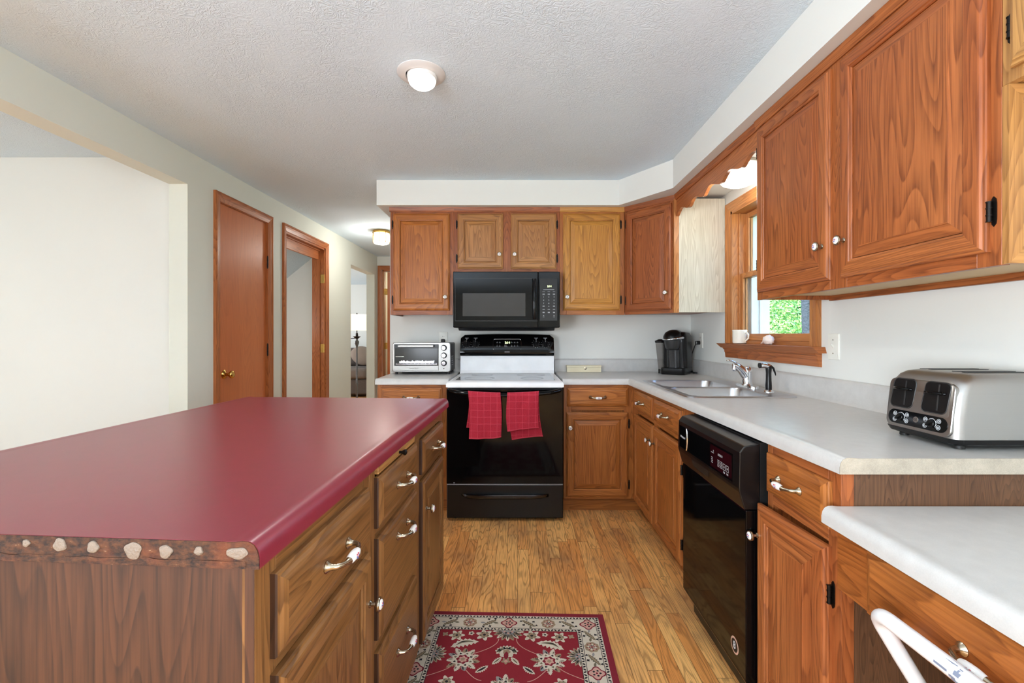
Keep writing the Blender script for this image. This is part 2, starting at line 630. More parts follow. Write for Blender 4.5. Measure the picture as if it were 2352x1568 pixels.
def casing_mesh(F, a0, a1, z1, w, z0=0.0):
    """a0,a1,z1 = outer edges"""
    mb = MB()
    prof = [(0, 0), (0, 0.019), (0.012, 0.021), (0.02, 0.016), (0.036, 0.014), (0.050, 0.010), (w, 0.008), (w, 0)]
    rows = []
    for d, c in prof:
        rows.append([F.p(a0 + d, z0, c), F.p(a0 + d, z1 - d, c), F.p(a1 - d, z1 - d, c), F.p(a1 - d, z0, c)])
    vs = [[mb.bm.verts.new(p) for p in r] for r in rows]
    for i in range(len(vs)):
        j = (i + 1) % len(vs)
        for k in range(3):
            f = mb.bm.faces.new((vs[i][k], vs[i][k + 1], vs[j][k + 1], vs[j][k]))
            f.material_index = 1 if k == 1 else 0
    mb.bm.faces.new([r[0] for r in vs])
    mb.bm.faces.new([r[3] for r in reversed(vs)])
    return mb

def butt_hinge(F, a, b, c, mat, parent, side=-1, h=0.09):
    mb = MB()
    mb.cyl(F.p(a, b - h / 2, c), F.p(a, b + h / 2, c), 0.006, 10)
    for q in (-h / 6, h / 6):
        mb.cyl(F.p(a, b + q - 0.002, c), F.p(a, b + q + 0.002, c), 0.0072, 10)
    mb.cyl(F.p(a, b + h / 2, c), F.p(a, b + h / 2 + 0.007, c), 0.004, 8)
    mb.cyl(F.p(a, b - h / 2 - 0.007, c), F.p(a, b - h / 2, c), 0.004, 8)
    mb.fbox(F, a, a + side * 0.016, b - h / 2, b + h / 2, c - 0.006, c - 0.002)
    return obj('hinge', mb, mat, parent, smooth=40)

cm = casing_mesh(FLW, 3.084, 3.809, 2.18, 0.06)
cm.fbox(FLW, 3.126, 3.145, 0, 2.135, -0.115, 0.0)
cm.fbox(FLW, 3.748, 3.767, 0, 2.135, -0.115, 0.0)
cm.fbox(FLW, 3.145, 3.748, 2.116, 2.135, -0.115, 0.0, 1)
struct('trim_1', cm, TRIM)
mb = MB()
mb.fbox(FLW, 3.146, 3.747, 0.008, 2.115, -0.05, -0.012)
d1 = struct('door_1', mb, FIR)
mb = MB()
mb.lathe(FLW.p(3.215, 0.935, -0.012), FLW.n, [(0.031, 0), (0.031, 0.004), (0.02, 0.012), (0.011, 0.016), (0.011, 0.034), (0.019, 0.04), (0.026, 0.05), (0.0265, 0.058), (0.022, 0.065), (0.012, 0.068), (0, 0.066)], 24)
obj('door_knob', mb, BRASS, d1, smooth=50)
for b in (0.25, 1.09, 1.80):
    butt_hinge(FLW, 3.748, b, 0.004, IRON, d1, side=1)

struct('trim_2', casing_mesh(FLW, 3.985, 4.934, 2.18, 0.06), TRIM)
# jamb and stops of the open doorway
mb = MB()
for s0, s1 in ((4.04, 4.058), (4.859, 4.877)):
    mb.fbox(FLW, s0, s1, 0, 2.12, -0.13, 0.0)
mb.fbox(FLW, 4.04, 4.877, 2.102, 2.12, -0.13, 0.0, 1)
for s0, s1 in ((4.058, 4.07), (4.847, 4.859)):
    mb.fbox(FLW, s0, s1, 0, 2.102, -0.085, -0.045)
mb.fbox(FLW, 4.07, 4.847, 2.09, 2.102, -0.085, -0.045, 1)
mb.fbox(FLW, 4.0585, 4.8585, 2.0, 2.0895, -0.084, -0.058, 1)
d2 = struct('door_2', mb, TRIM)
for b in (1.07, 1.80):
    mb = MB()
    F2 = Fr((XL, 4.859, 0), (-1, 0, 0), (0, -1, 0))
    mb.fbox(F2, 0.006, 0.040, b - 0.045, b + 0.045, 0.0, 0.003)
    mb.cyl(F2.p(0.004, b - 0.045, 0.004), F2.p(0.004, b + 0.045, 0.004), 0.006, 10)
    for q in (-0.03, 0.0, 0.03):
        mb.cyl(F2.p(0.026, b + q, 0.003), F2.p(0.026, b + q, 0.0045), 0.004, 8)
    obj('hinge', mb, BRASS, d2, smooth=40)

# far hall door, ajar
FEW = Fr((0, 6.68, 0), (1, 0, 0), (0, -1, 0))
struct('trim_3', casing_mesh(FEW, -2.022, -1.14, 2.21, 0.06), TRIM)
mb = MB()
mb.fbox(FEW, -1.96, -1.942, 0, 2.15, -0.11, 0.0)
mb.fbox(FEW, -1.218, -1.2, 0, 2.15, -0.11, 0.0)
mb.fbox(FEW, -1.96, -1.2, 2.132, 2.15, -0.11, 0.0, 1)
dj = struct('trim_4', mb, TRIM)
ang = R(17)
FD = Fr((-1.90, 6.735, 0), (math.cos(ang), math.sin(ang), 0), (math.sin(ang), -math.cos(ang), 0))
mb = MB()
mb.fbox(FD, 0, 0.69, 0.01, 2.125, -0.035, 0)
d3 = struct('door_3', mb, FIR)
for b in (0.25, 1.05, 1.84):
    mb = MB()
    mb.fbox(FEW, -1.942, -1.90, b - 0.045, b + 0.045, -0.053, -0.050)
    mb.cyl(FEW.p(-1.920, b - 0.045, -0.045), FEW.p(-1.920, b + 0.045, -0.045), 0.007, 10)
    obj('hinge', mb, BRASS, d3, smooth=40)

for nm, y0, y1 in (('baseboard_left', 2.846, 3.082), ('baseboard_hall', 3.811, 3.983), ('baseboard_end', 4.936, 5.624)):
    mb = MB(); mb.fbox(FLW, y0, y1, 0, 0.085, 0, 0.012)
    struct(nm, mb, TRIM[1], bevel=0.004)

# ---- window over the sink
FRW = Fr((XR, 0, 0), (0, -1, 0), (-1, 0, 0))         # right wall: a = -Y (runs towards the viewer)
mb = MB()
jt = 0.018
mb.box(XR - 0.0075, XR + 0.10, WY1 - jt, WY1, WZ0, WZ1)
mb.box(XR - 0.0075, XR + 0.10, WY0, WY0 + jt, WZ0, WZ1)
mb.box(XR - 0.0075, XR + 0.10, WY0, WY1, WZ1 - jt, WZ1, 1)
mb.box(XR + 0.03, XR + 0.10, WY0, WY1, WZ0, WZ0 + 0.022, 1)
# parting stops
mb.box(XR + 0.035, XR + 0.045, WY1 - jt - 0.012, WY1 - jt, WZ0, WZ1 - jt)
mb.box(XR + 0.035, XR + 0.045, WY0 + jt, WY0 + jt + 0.012, WZ0, WZ1 - jt)
win = struct('window_1', mb, SASH)
cw = MB()
prof = [(0, 0), (0, 0.019), (0.012, 0.021), (0.020, 0.016), (0.040, 0.013), (0.052, 0.008), (0.058, 0.008), (0.058, 0)]
rows = []
for d, c in prof:
    rows.append([FRW.p(-WY1 - 0.058 + d, WZ0 + 0.0003, c), FRW.p(-WY1 - 0.058 + d, WZ1 + 0.058 - d, c),
                 FRW.p(-WY0 + 0.058 - d, WZ1 + 0.058 - d, c), FRW.p(-WY0 + 0.058 - d, WZ0 + 0.0003, c)])
vs = [[cw.bm.verts.new(p) for p in r] for r in rows]
for i in range(len(vs)):
    j = (i + 1) % len(vs)
    for k in range(3):
        cw.bm.faces.new((vs[i][k], vs[i][k + 1], vs[j][k + 1], vs[j][k])).material_index = 1 if k == 1 else 0
cw.bm.faces.new([r[0] for r in vs]); cw.bm.faces.new([r[3] for r in reversed(vs)])
struct('window_casing', cw, SASH, win)
mb = MB()                                               # stool with bevelled nose
mb.prism([FRW.p(-WY1 - 0.085, WZ0 - 0.028, 0.035), FRW.p(-WY1 - 0.095, WZ0, 0.062), FRW.p(-WY1 - 0.095, WZ0, 0.0), FRW.p(-WY1 - 0.085, WZ0 - 0.028, 0.0)],
         (0, -(WY1 - WY0 + 0.18), 0))
mb.box(XR - 0.001, XR + 0.035, WY0 + 0.001, WY1 - 0.001, WZ0 - 0.02, WZ0 + 0.001)
struct('window_stool', mb, TRIM[1], win)
mb = MB()
ap = [(WZ0 - 0.028, 0.0), (WZ0 - 0.028, 0.034), (WZ0 - 0.036, 0.030), (WZ0 - 0.042, 0.022), (WZ0 - 0.055, 0.021), (WZ0 - 0.062, 0.017), (WZ0 - 0.092, 0.014), (WZ0 - 0.094, 0.0)]
mb.prism([FRW.p(-WY1 - 0.062, z, c) for z, c in ap], (0, -(WY1 - WY0 + 0.124), 0))
struct('window_apron', mb, TRIM[1], win)

def sash(name, x, z0, z1, rail_b, rail_t):
    st = 0.034
    mb = MB()
    y0, y1 = WY0 + jt, WY1 - jt
    mb.box(x, x + 0.032, y0, y0 + st, z0, z1)
    mb.box(x, x + 0.032, y1 - st, y1, z0, z1)
    mb.box(x, x + 0.032, y0 + st, y1 - st, z0, z0 + rail_b, 1)
    mb.box(x, x + 0.032, y0 + st, y1 - st, z1 - rail_t, z1, 1)
    s = struct(name, mb, SASH, win, bevel=0.003)
    g = MB()
    g.box(x + 0.014, x + 0.018, y0 + st, y1 - st, z0 + rail_b, z1 - rail_t)
    struct('window_pane', g, PANE, s)
PANE = glass('window_glass', (250, 255, 254), 0.0, 1.02)
sash('lower_sash', XR + 0.048, WZ0 + 0.022, 1.61, 0.042, 0.034)
sash('upper_sash', XR + 0.083, 1.58, WZ1 - jt, 0.034, 0.034)
mb = MB()                                               # white vinyl outer frame and screen track
mb.box(XR + 0.115, XR + 0.235, WY1 - 0.03, WY1 + 0.02, WZ0 - 0.02, WZ1)
mb.box(XR + 0.165, XR + 0.18, WY1 - 0.042, WY1 - 0.03, WZ0, WZ1)
mb.box(XR + 0.115, XR + 0.235, WY0 - 0.02, WY0 + 0.03, WZ0 - 0.02, WZ1)
mb.box(XR + 0.101, XR + 0.235, WY0 - 0.02, WY1 + 0.02, WZ0 - 0.04, WZ0 + 0.012)
mb.box(XR + 0.101, XR + 0.235, WY0 - 0.02, WY1 + 0.02, WZ1 - 0.01, WZ1 + 0.03)
struct('window_outer_frame', mb, VINYL, win, bevel=0.003)

# ------------------------------------------------------------------ cabinet pieces
def hinge_small(F, a, b, c, parent, side):
    """black wrap hinge on the frame beside a door; side -1 leaf lies to smaller a"""
    mb = MB()
    mb.cyl(F.p(a, b - 0.022, c + 0.008), F.p(a, b + 0.022, c + 0.008), 0.005, 10)
    for q in (-0.022, -0.008, 0.008, 0.022):
        mb.cyl(F.p(a, b + q - 0.0012, c + 0.008), F.p(a, b + q + 0.0012, c + 0.008), 0.0062, 10)
    pts = [(0, -0.028), (0.004, -0.034), (0.009, -0.028), (0.0105, -0.018), (0.0105, 0.018), (0.009, 0.028), (0.004, 0.034), (0, 0.028)]
    mb.loft([[F.p(a + side * x, b + z, c) for x, z in pts], [F.p(a + side * x, b + z, c + 0.0025) for x, z in pts]])
    return obj('hinge', mb, IRON, parent, smooth=40)

def knob(F, a, b, c, parent):
    o, n = F.p(a, b, c), F.n
    mb = MB()
    mb.lathe(o, n, [(0.0085, 0), (0.0085, 0.002), (0.005, 0.005), (0.0045, 0.014), (0.008, 0.017), (0.0155, 0.020), (0.0165, 0.023), (0.0155, 0.0255), (0.0125, 0.0265), (0.0118, 0.026)], 20)
    mb.lathe(F.p(a, b, c), n, [(0.0118, 0.025), (0.0112, 0.0282), (0.008, 0.0300), (0.004, 0.0308), (0.0, 0.031)], 20, 1)
    t = n.orthogonal().normalized(); q = n.cross(t)
    for k in range(5):
        w = k * 2 * math.pi / 5
        mb.ball(F.p(a, b, c) + n * 0.0302 + (t * math.cos(w) + q * math.sin(w)) * 0.0038, 0.0021, 0.0021, 0.0021, 2 if k % 2 else 3, 8, 5)
    return obj('knob', mb, [NICKEL, PORC, PINK, BLUE], parent, smooth=45)

def pull(F, a, b, c, parent):
    n = F.n
    mb = MB()
    half = [(0.050, 0.0, 0.0, 0.0115), (0.050, 0.0, 0.002, 0.0118), (0.050, 0.0, 0.005, 0.009), (0.050, 0.0, 0.009, 0.0062), (0.0499, 0.0, 0.013, 0.0056),
            (0.0485, 0.0, 0.0185, 0.0052), (0.044, 0.0, 0.0245, 0.0048), (0.036, -0.001, 0.028, 0.0046), (0.027, -0.002, 0.0305, 0.0050), (0.0205, -0.002, 0.0315, 0.0072), (0.018, -0.002, 0.0315, 0.004)]
    path = [F.p(a - x, b + z, c + h_) for x, z, h_, r in half] + [F.p(a + x, b + z, c + h_) for x, z, h_, r in reversed(half)]
    mb.tube(path, [r for *_, r in half] + [r for *_, r in reversed(half)], 14, up=(0, 0, 1))
    h = obj('pull_handle', mb, NICKEL, parent, smooth=45)
    mb = MB()
    g = [(0.0068, -0.021), (0.0086, -0.014), (0.0094, -0.006), (0.0094, 0.006), (0.0086, 0.014), (0.0068, 0.021)]
    mb.lathe(F.p(a, b - 0.002, c + 0.0315), F.u, g, 16, 0)
    random.seed(int(abs(a * 1000 + b * 77)) + 5)
    for k in range(6):
        w = k * 2.4
        mb.ball(F.p(a + 0.0045 * math.cos(w), b - 0.002 + 0.0045 * math.sin(w), c + 0.0315 + 0.0084), 0.0022, 0.0022, 0.0018, 1 if k % 2 else 2, 8, 5)
    obj('porcelain_grip', mb, [PORC, PINK, BLUE], parent, smooth=50)
    return h

DOOR_RINGS = [(0.0, 0.0), (0.0, 0.009), (0.002, 0.0125), (0.006, 0.0135), (0.010, 0.0175), (0.014, 0.019), (0.046, 0.019), (0.0485, 0.0155), (0.053, 0.0145), (0.055, 0.011), (0.055, 0.003)]
PANEL_RINGS = [(0.0568, 0.002), (0.0568, 0.009), (0.0610, 0.0100), (0.086, 0.0150), (0.0868, 0.0168), (0.090, 0.0172)]

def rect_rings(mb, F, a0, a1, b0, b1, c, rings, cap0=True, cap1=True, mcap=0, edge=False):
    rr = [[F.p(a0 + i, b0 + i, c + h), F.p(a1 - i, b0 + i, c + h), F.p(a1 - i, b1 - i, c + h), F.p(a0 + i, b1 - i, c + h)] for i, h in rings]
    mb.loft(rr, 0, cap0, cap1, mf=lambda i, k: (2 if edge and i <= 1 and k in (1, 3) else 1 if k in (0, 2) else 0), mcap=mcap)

def door(parent, F, a0, a1, b0, b1, mats, kn=None, hinge=None, panel=None, c=0.0, hz=(0.08, 0.08), deep=True):
    mb = MB()
    rect_rings(mb, F, a0, a1, b0, b1, c, DOOR_RINGS, True, False, edge=len(mats) > 2)
    d = obj('door', mb, mats, parent)
    mb = MB()
    rect_rings(mb, F, a0, a1, b0, b1, c, PANEL_RINGS, True, True)
    obj('raised_panel', mb, panel or mats, d)
    if kn:
        knob(F, kn[0], kn[1], c + 0.019, d)
    if hinge:
        a, s = (a0, -1) if hinge == 'l' else (a1, 1)
        for z in (b0 + hz[0], b1 - hz[1]):
            hinge_small(F, a + s * 0.003, z, c, d, s)
    return d

DRW_RINGS = [(0.0, 0.0), (0.0, 0.008), (0.002, 0.011), (0.006, 0.012), (0.011, 0.016), (0.018, 0.0185), (0.020, 0.019)]
def drawer(parent, F, a0, a1, b0, b1, mats, handle=True, c=0.0, at=None):
    mb = MB()
    rect_rings(mb, F, a0, a1, b0, b1, c, DRW_RINGS, True, True, mcap=1, edge=len(mats) > 2)
    d = obj('drawer_front', mb, mats, parent)
    if handle:
        a, b = at or ((a0 + a1) / 2, (b0 + b1) / 2)
        pull(F, a, b, c + 0.019, d)
    return d

def frame(parent, F, stiles, rails, z0, z1, mats, t=0.019):
    mb = MB()
    for a0, a1 in stiles:
        mb.fbox(F, a0, a1, z0, z1, -t, 0.0)
    for a0, a1, b0, b1 in rails:
        mb.fbox(F, a0, a1, b0, b1, -t, 0.0, 1)
    return obj('face_frame', mb, mats, parent, bevel=0.0008, seg=1)

def toe(parent, F, a0, a1, mat, depth=0.065, z1=0.1):
    mb = MB()
    mb.fbox(F, a0, a1, 0.0, z1, -depth - 0.018, -depth)
    return obj('toe_kick', mb, mat, parent)

FB = Fr((0, 3.44, 0), (1, 0, 0), (0, -1, 0))           # fronts of the wall cabinets on the back wall
UZ0, UZ1 = 1.36, 2.135

def crown(parent, F, a0, a1, mats, z0=2.125, z1=2.16):
    mb = MB()
    pr = [(z0, 0.0), (z0, 0.006), (z0 + 0.010, 0.010), (z0 + 0.018, 0.012), (z1 - 0.001, 0.016), (z1 - 0.001, 0.0)]
    mb.prism([F.p(a0, z, c) for z, c in pr], F.u * (a1 - a0), 1)
    return obj('top_moulding', mb, mats, parent)

# ---- wall cabinet left of the microwave
t = thing('wall_cabinet', 'amber oak wall cabinet with one door above the toaster oven', 'cabinet', (-0.72, 3.74, UZ0), 'oak wall cabinets')
mb = MB(); mb.fbox(FB, -0.948, -0.475, UZ0 + 0.02, UZ1, -0.318, -0.019); mb.fbox(FB, -0.948, -0.932, UZ0, UZ1, -0.318, -0.019)
obj('carcass', mb, RED, t)
frame(t, FB, ((-0.948, -0.905), (-0.525, -0.475)), ((-0.905, -0.525, UZ0, UZ0 + 0.045), (-0.905, -0.525, UZ1 - 0.045, UZ1)), UZ0, UZ1, RED)
crown(t, FB, -0.955, -0.475, RED)
door(t, FB, -0.925, -0.505, 1.392, 2.112, AMBER, kn=(-0.535, 1.49), hinge='l', panel=AMBER)

# ---- short double-door cabinet over the microwave
t = thing('wall_cabinet', 'short double-door tan oak cabinet directly above the black microwave', 'cabinet', (-0.08, 3.74, 1.665), 'oak wall cabinets')
mb = MB(); mb.fbox(FB, -0.4745, 0.3145, 1.668, UZ1, -0.318, -0.019)
obj('carcass', mb, RED, t)
frame(t, FB, ((-0.4745, -0.432), (-0.125, -0.035), (0.272, 0.3145)),
      ((-0.432, -0.125, 1.668, 1.715), (-0.035, 0.272, 1.668, 1.715), (-0.432, -0.125, UZ1 - 0.03, UZ1), (-0.035, 0.272, UZ1 - 0.03, UZ1)), 1.668, UZ1, RED)
crown(t, FB, -0.4745, 0.3145, RED)
door(t, FB, -0.447, -0.108, 1.700, 2.112, TAN, kn=(-0.135, 1.805), hinge='l')
door(t, FB, -0.052, 0.288, 1.700, 2.112, TAN, kn=(-0.022, 1.805), hinge='r')

# ---- golden cabinet right of the microwave
t = thing('wall_cabinet', 'golden yellow oak wall cabinet with one door, right of the microwave', 'cabinet', (0.56, 3.74, UZ0), 'oak wall cabinets')
mb = MB(); mb.fbox(FB, 0.315, 0.797, UZ0 + 0.02, UZ1, -0.318, -0.019)
obj('carcass', mb, BASE, t)
frame(t, FB, ((0.315, 0.365), (0.735, 0.797)), ((0.365, 0.735, UZ0, UZ0 + 0.045), (0.365, 0.735, UZ1 - 0.045, UZ1)), UZ0, UZ1, BASE)
crown(t, FB, 0.315, 0.797, HONEY)
door(t, FB, 0.338, 0.762, 1.392, 2.112, HONEY, kn=(0.366, 1.49), hinge='r')

# ---- diagonal corner cabinet
A_, B_ = V((0.798, 3.44, 0)), V((1.075, 3.13, 0))
du = (B_ - A_).normalized()
FC = Fr(A_, du, V((du.y, -du.x, 0)))
if FC.n.y > 0:
    FC.n = -FC.n
Lc = (B_ - A_).length
t = thing('corner_cabinet', 'reddish oak diagonal corner wall cabinet above the coffee maker', 'cabinet', (1.15, 3.5, UZ0), 'oak wall cabinets')
mb = MB()
mb.prism([(0.798, 3.755, UZ0 + 0.015), (0.798, 3.455, UZ0 + 0.015), (1.08, 3.146, UZ0 + 0.015), (1.405, 3.146, UZ0 + 0.015), (1.405, 3.755, UZ0 + 0.015)], (0, 0, UZ1 - UZ0 - 0.015))
obj('carcass', mb, RED[0], t)
mb = MB(); mb.box(1.093, 1.405, 3.130, 3.1455, UZ0 + 0.004, UZ1)
obj('side_panel', mb, WASHED, t, label='pale laminate side panel facing the window')
mb = MB(); mb.box(1.060, 1.093, 3.127, 3.146, UZ0, UZ1)
obj('corner_stile', mb, SASH[0], t)
frame(t, FC, ((0.0, 0.04), (Lc - 0.05, Lc)), ((0.04, Lc - 0.05, UZ0, UZ0 + 0.04), (0.04, Lc - 0.05, UZ1 - 0.045, UZ1)), UZ0, UZ1, RED)
crown(t, FC, 0.0, Lc + 0.006, RED)
door(t, FC, 0.018, Lc - 0.030, 1.385, 2.112, RED, kn=(Lc - 0.062, 1.50), hinge='l')

# ---- wall cabinets on the right wall
FR_ = Fr((1.07, 0, 0), (0, -1, 0), (-1, 0, 0))          # a = -Y
t = thing('wall_cabinet', 'large double-door rust oak wall cabinet right of the sink window', 'cabinet', (1.25, 1.55, 1.365), 'oak wall cabinets')
mb = MB()
mb.fbox(FR_, -2.06, -1.02, 1.39, UZ1, -0.335, -0.019)
mb.fbox(FR_, -2.06, -2.045, 1.366, UZ1, -0.335, -0.019)
obj('carcass', mb, RUST, t)
mb = MB(); mb.fbox(FR_, -2.044, -1.03, 1.384, 1.39, -0.318, -0.020)
obj('bottom_panel', mb, CLEAT, t, label='pale plywood underside')
mb = MB(); mb.fbox(FR_, -2.06, -0.45, 1.362, 1.405, -0.338, -0.320, 1)
obj('hanging_rail', mb, RUST, t)
frame(t, FR_, ((-2.06, -2.015), (-1.58, -1.50), (-1.075, -1.02)),
      ((-2.015, -1.58, 1.365, 1.41), (-1.50, -1.075, 1.365, 1.41), (-2.015, -1.58, UZ1 - 0.045, UZ1), (-1.50, -1.075, UZ1 - 0.045, UZ1)), 1.365, UZ1, RUST)
crown(t, FR_, -2.06, -1.02, RUST)
door(t, FR_, -2.040, -1.566, 1.397, 2.112, RUST, kn=(-1.595, 1.515), hinge='l', hz=(0.12, 0.1))
door(t, FR_, -1.516, -1.043, 1.397, 2.112, RUST, kn=(-1.50 + 0.012, 1.515), hinge='r', hz=(0.09, 0.1))

t = thing('wall_cabinet', 'short pale oak wall cabinet at the right edge of the picture', 'cabinet', (1.25, 0.74, 1.758), 'oak wall cabinets')
mb = MB(); mb.fbox(FR_, -1.018, -0.46, 1.760, UZ1, -0.335, -0.019)
obj('carcass', mb, LIGHT, t)
frame(t, FR_, ((-1.0185, -0.975), (-0.50, -0.46)), ((-0.975, -0.50, 1.758, 1.80), (-0.975, -0.50, UZ1 - 0.045, UZ1)), 1.758, UZ1, LIGHT)
crown(t, FR_, -1.0185, -0.46, LIGHT)
door(t, FR_, -0.993, -0.49, 1.784, 2.112, LIGHT, hinge='l', hz=(0.09, 0.09))
FEN = Fr((1.07, 1.019, 0), (1, 0, 0), (0, -1, 0))        # end of the big cabinet below it
mb = MB()
rect_rings(mb, FEN, 0.0, 0.335, 1.366, 1.7575, 0.0, [(0, 0), (0, 0.014), (0.030, 0.014), (0.036, 0.008), (0.04, 0.007), (0.06, 0.012)], True, True)
obj('end_panel', mb, LIGHT, t, label='pale framed panel under the short cabinet')

# ---- scalloped valance over the window
mb = MB()
FV = Fr((1.075, 0, 0), (0, -1, 0), (-1, 0, 0))
N = 120
a0, a1 = -3.125, -2.062
low, up = [], []
for i in range(N + 1):
    s = i / N
    ph = (s * 4.65) % 1.0
    sh = 0.5 - 0.5 * math.cos(2 * math.pi * (ph ** 0.72))
    e = 0.018 * min(1, (min(s, 1 - s) / 0.06))
    zb = 2.014 + 0.034 * sh
    low.append((a0 + (a1 - a0) * s, zb))
for i in range(N):
    (p, zp), (q, zq) = low[i], low[i + 1]
    mb.hexa([FV.p(p, zp, -0.019), FV.p(q, zq, -0.019), FV.p(q, zq, 0), FV.p(p, zp, 0),
             FV.p(p, 2.13, -0.019), FV.p(q, 2.13, -0.019), FV.p(q, 2.13, 0), FV.p(p, 2.13, 0)])
bmesh.ops.remove_doubles(mb.bm, verts=mb.bm.verts[:], dist=1e-5)
mb.bm.verts.index_update()
dupes = {}
for f in mb.bm.faces:
    dupes.setdefault(tuple(sorted(v.index for v in f.verts)), []).append(f)
bmesh.ops.delete(mb.bm, geom=[f for fs in dupes.values() if len(fs) > 1 for f in fs], context='FACES_ONLY')
val = thing('valance', 'scalloped oak valance board spanning above the sink window', 'valance', (1.085, 2.6, 2.01))
obj('board', mb, TRIM[1], val)
crown(val, FV, a0, a1, RUST)

# ------------------------------------------------------------------ base cabinets
FBB = Fr((0, 3.13, 0), (1, 0, 0), (0, -1, 0))
BT = 0.876
BC = 0.8752
t = thing('base_cabinet', 'orange oak base cabinet under the toaster oven, half hidden by the island', 'cabinet', (-0.71, 3.5, 0), 'oak base cabinets')
mb = MB(); mb.fbox(FBB, -0.951, -0.476, 0.1, BC, -0.62, -0.019)
obj('carcass', mb, BASE, t)
frame(t, FBB, ((-0.951, -0.905), (-0.52, -0.476)), ((-0.905, -0.52, 0.1, 0.14), (-0.905, -0.52, 0.70, 0.725), (-0.905, -0.52, 0.84, BC)), 0.1, BC, BASE)
toe(t, FBB, -0.951, -0.476, BASE[1])
drawer(t, FBB, -0.926, -0.512, 0.727, 0.852, BASE)
door(t, FBB, -0.926, -0.512, 0.116, 0.688, BASE, kn=(-0.545, 0.585), hinge='l')

t = thing('base_cabinet', 'orange oak base cabinet with drawer and door, right of the stove', 'cabinet', (0.56, 3.5, 0), 'oak base cabinets')
mb = MB(); mb.fbox(FBB, 0.312, 0.80, 0.1, BC, -0.62, -0.019)
obj('carcass', mb, BASE, t)
frame(t, FBB, ((0.312, 0.365), (0.72, 0.785)), ((0.365, 0.72, 0.1, 0.14), (0.365, 0.72, 0.70, 0.725), (0.365, 0.72, 0.84, BC)), 0.1, BC, BASE)
toe(t, FBB, 0.312, 0.86, BASE[1])
drawer(t, FBB, 0.334, 0.748, 0.727, 0.852, BASE)
door(t, FBB, 0.328, 0.748, 0.116, 0.688, BASE, kn=(0.354, 0.585), hinge='r')

FS = Fr((0.785, 0, 0), (0, -1, 0), (-1, 0, 0))
t = thing('sink_cabinet', 'orange oak double-door cabinet under the sink', 'cabinet', (1.05, 2.6, 0), 'oak base cabinets')
mb = MB()
mb.fbox(FS, -3.129, -2.05, 0.1, 0.70, -0.60, -0.019)
mb.fbox(FS, -3.129, -3.03, 0.70, BC, -0.60, -0.019)
mb.fbox(FS, -2.08, -2.05, 0.70, BC, -0.60, -0.019)
obj('carcass', mb, BASE, t)
frame(t, FS, ((-3.129, -3.03), (-2.655, -2.60), (-2.21, -2.05)),
      tuple((x0, x1, z0, z1) for x0, x1 in ((-3.03, -2.655), (-2.60, -2.21)) for z0, z1 in ((0.1, 0.14), (0.70, 0.725), (0.84, BC))), 0.1, BC, BASE)
toe(t, FS, -3.129, -2.05, BASE[1])
drawer(t, FS, -3.06, -2.648, 0.725, 0.850, BASE)
drawer(t, FS, -2.615, -2.19, 0.725, 0.850, BASE)
door(t, FS, -3.06, -2.648, 0.116, 0.690, BASE, kn=(-2.678, 0.60), hinge='l')
door(t, FS, -2.615, -2.19, 0.116, 0.690, BASE, kn=(-2.588, 0.60), hinge='r', hz=(0.10, 0.12))

t = thing('base_cabinet', 'worn rust oak base cabinet between the dishwasher and the desk, its door ajar', 'cabinet', (1.05, 1.28, 0), 'oak base cabinets')
mb = MB(); mb.fbox(FS, -1.43, -1.136, 0.1, BC, -0.60, -0.019)
obj('carcass', mb, RUST, t)
mb = MB(); mb.fbox(FS, -1.1355, -1.122, 0.0, BC, -0.622, -0.03)
obj('end_panel', mb, LAMI, t, label='brown laminate end panel')
frame(t, FS, ((-1.448, -1.42), (-1.165, -1.120)), ((-1.42, -1.165, 0.1, 0.14), (-1.42, -1.165, 0.69, 0.72), (-1.42, -1.165, 0.845, BC)), 0.0, BC, RUST, t=0.032)
toe(t, FS, -1.43, -1.165, RUST[1])
drawer(t, FS, -1.437, -1.150, 0.725, 0.845, BASE, at=(-1.305, 0.785))
aj = R(3.6)
FA = Fr(FS.p(-1.152, 0, 0.0), (math.sin(-aj) * 1.0, math.cos(aj), 0), (-math.cos(aj), -math.sin(aj), 0))
# a runs away from the viewer here, so the door spans 0..0.30
dd = door(t, FA, 0.0, 0.302, 0.105, 0.682, RUST, kn=(0.290, 0.585), hinge=None)
for z in (0.20, 0.565):
    hinge_small(FS, -1.150, z, 0.001, dd, 1)

# ------------------------------------------------------------------ worktops
CT = 0.914
def front_x(y):
    return 0.742 + (3.1 - y) * 0.0150
NOSE = [(0.0, BT), (0.0, 0.892), (0.0025, 0.903), (0.008, 0.911), (0.016, 0.9150), (0.026, 0.9155), (0.036, 0.9143), (0.046, CT), (0.046, BT)]

mb = MB()
SX0, SX1, SY0, SY1 = 0.800, 1.325, 2.165, 2.985          # sink rim
# nose of the right run
ys = [1.107, 3.10]
mb.loft([[V((front_x(y) + d, y, z)) for d, z in NOSE] for y in ys], 0, True, False, mcap=1)
# flat part: around the sink opening
hx0, hx1, hy0, hy1 = SX0 + 0.014, SX1 - 0.014, SY0 + 0.014, SY1 - 0.014
def slab(q):
    mb.hexa([V((x, y, BT)) for x, y in q] + [V((x, y, CT)) for x, y in q])
slab([(front_x(1.107) + 0.046, 1.107), (1.408, 1.107), (1.408, hy0), (front_x(hy0) + 0.046, hy0)])
slab([(front_x(hy0) + 0.046, hy0), (hx0, hy0), (hx0, hy1), (front_x(hy1) + 0.046, hy1)])
slab([(hx1, hy0), (1.408, hy0), (1.408, hy1), (hx1, hy1)])
slab([(front_x(hy1) + 0.046, hy1), (1.408, hy1), (1.408, 3.146), (front_x(3.146) + 0.046, 3.146)])
slab([(0.302, 3.146), (1.408, 3.146), (1.408, 3.757), (0.302, 3.757)])
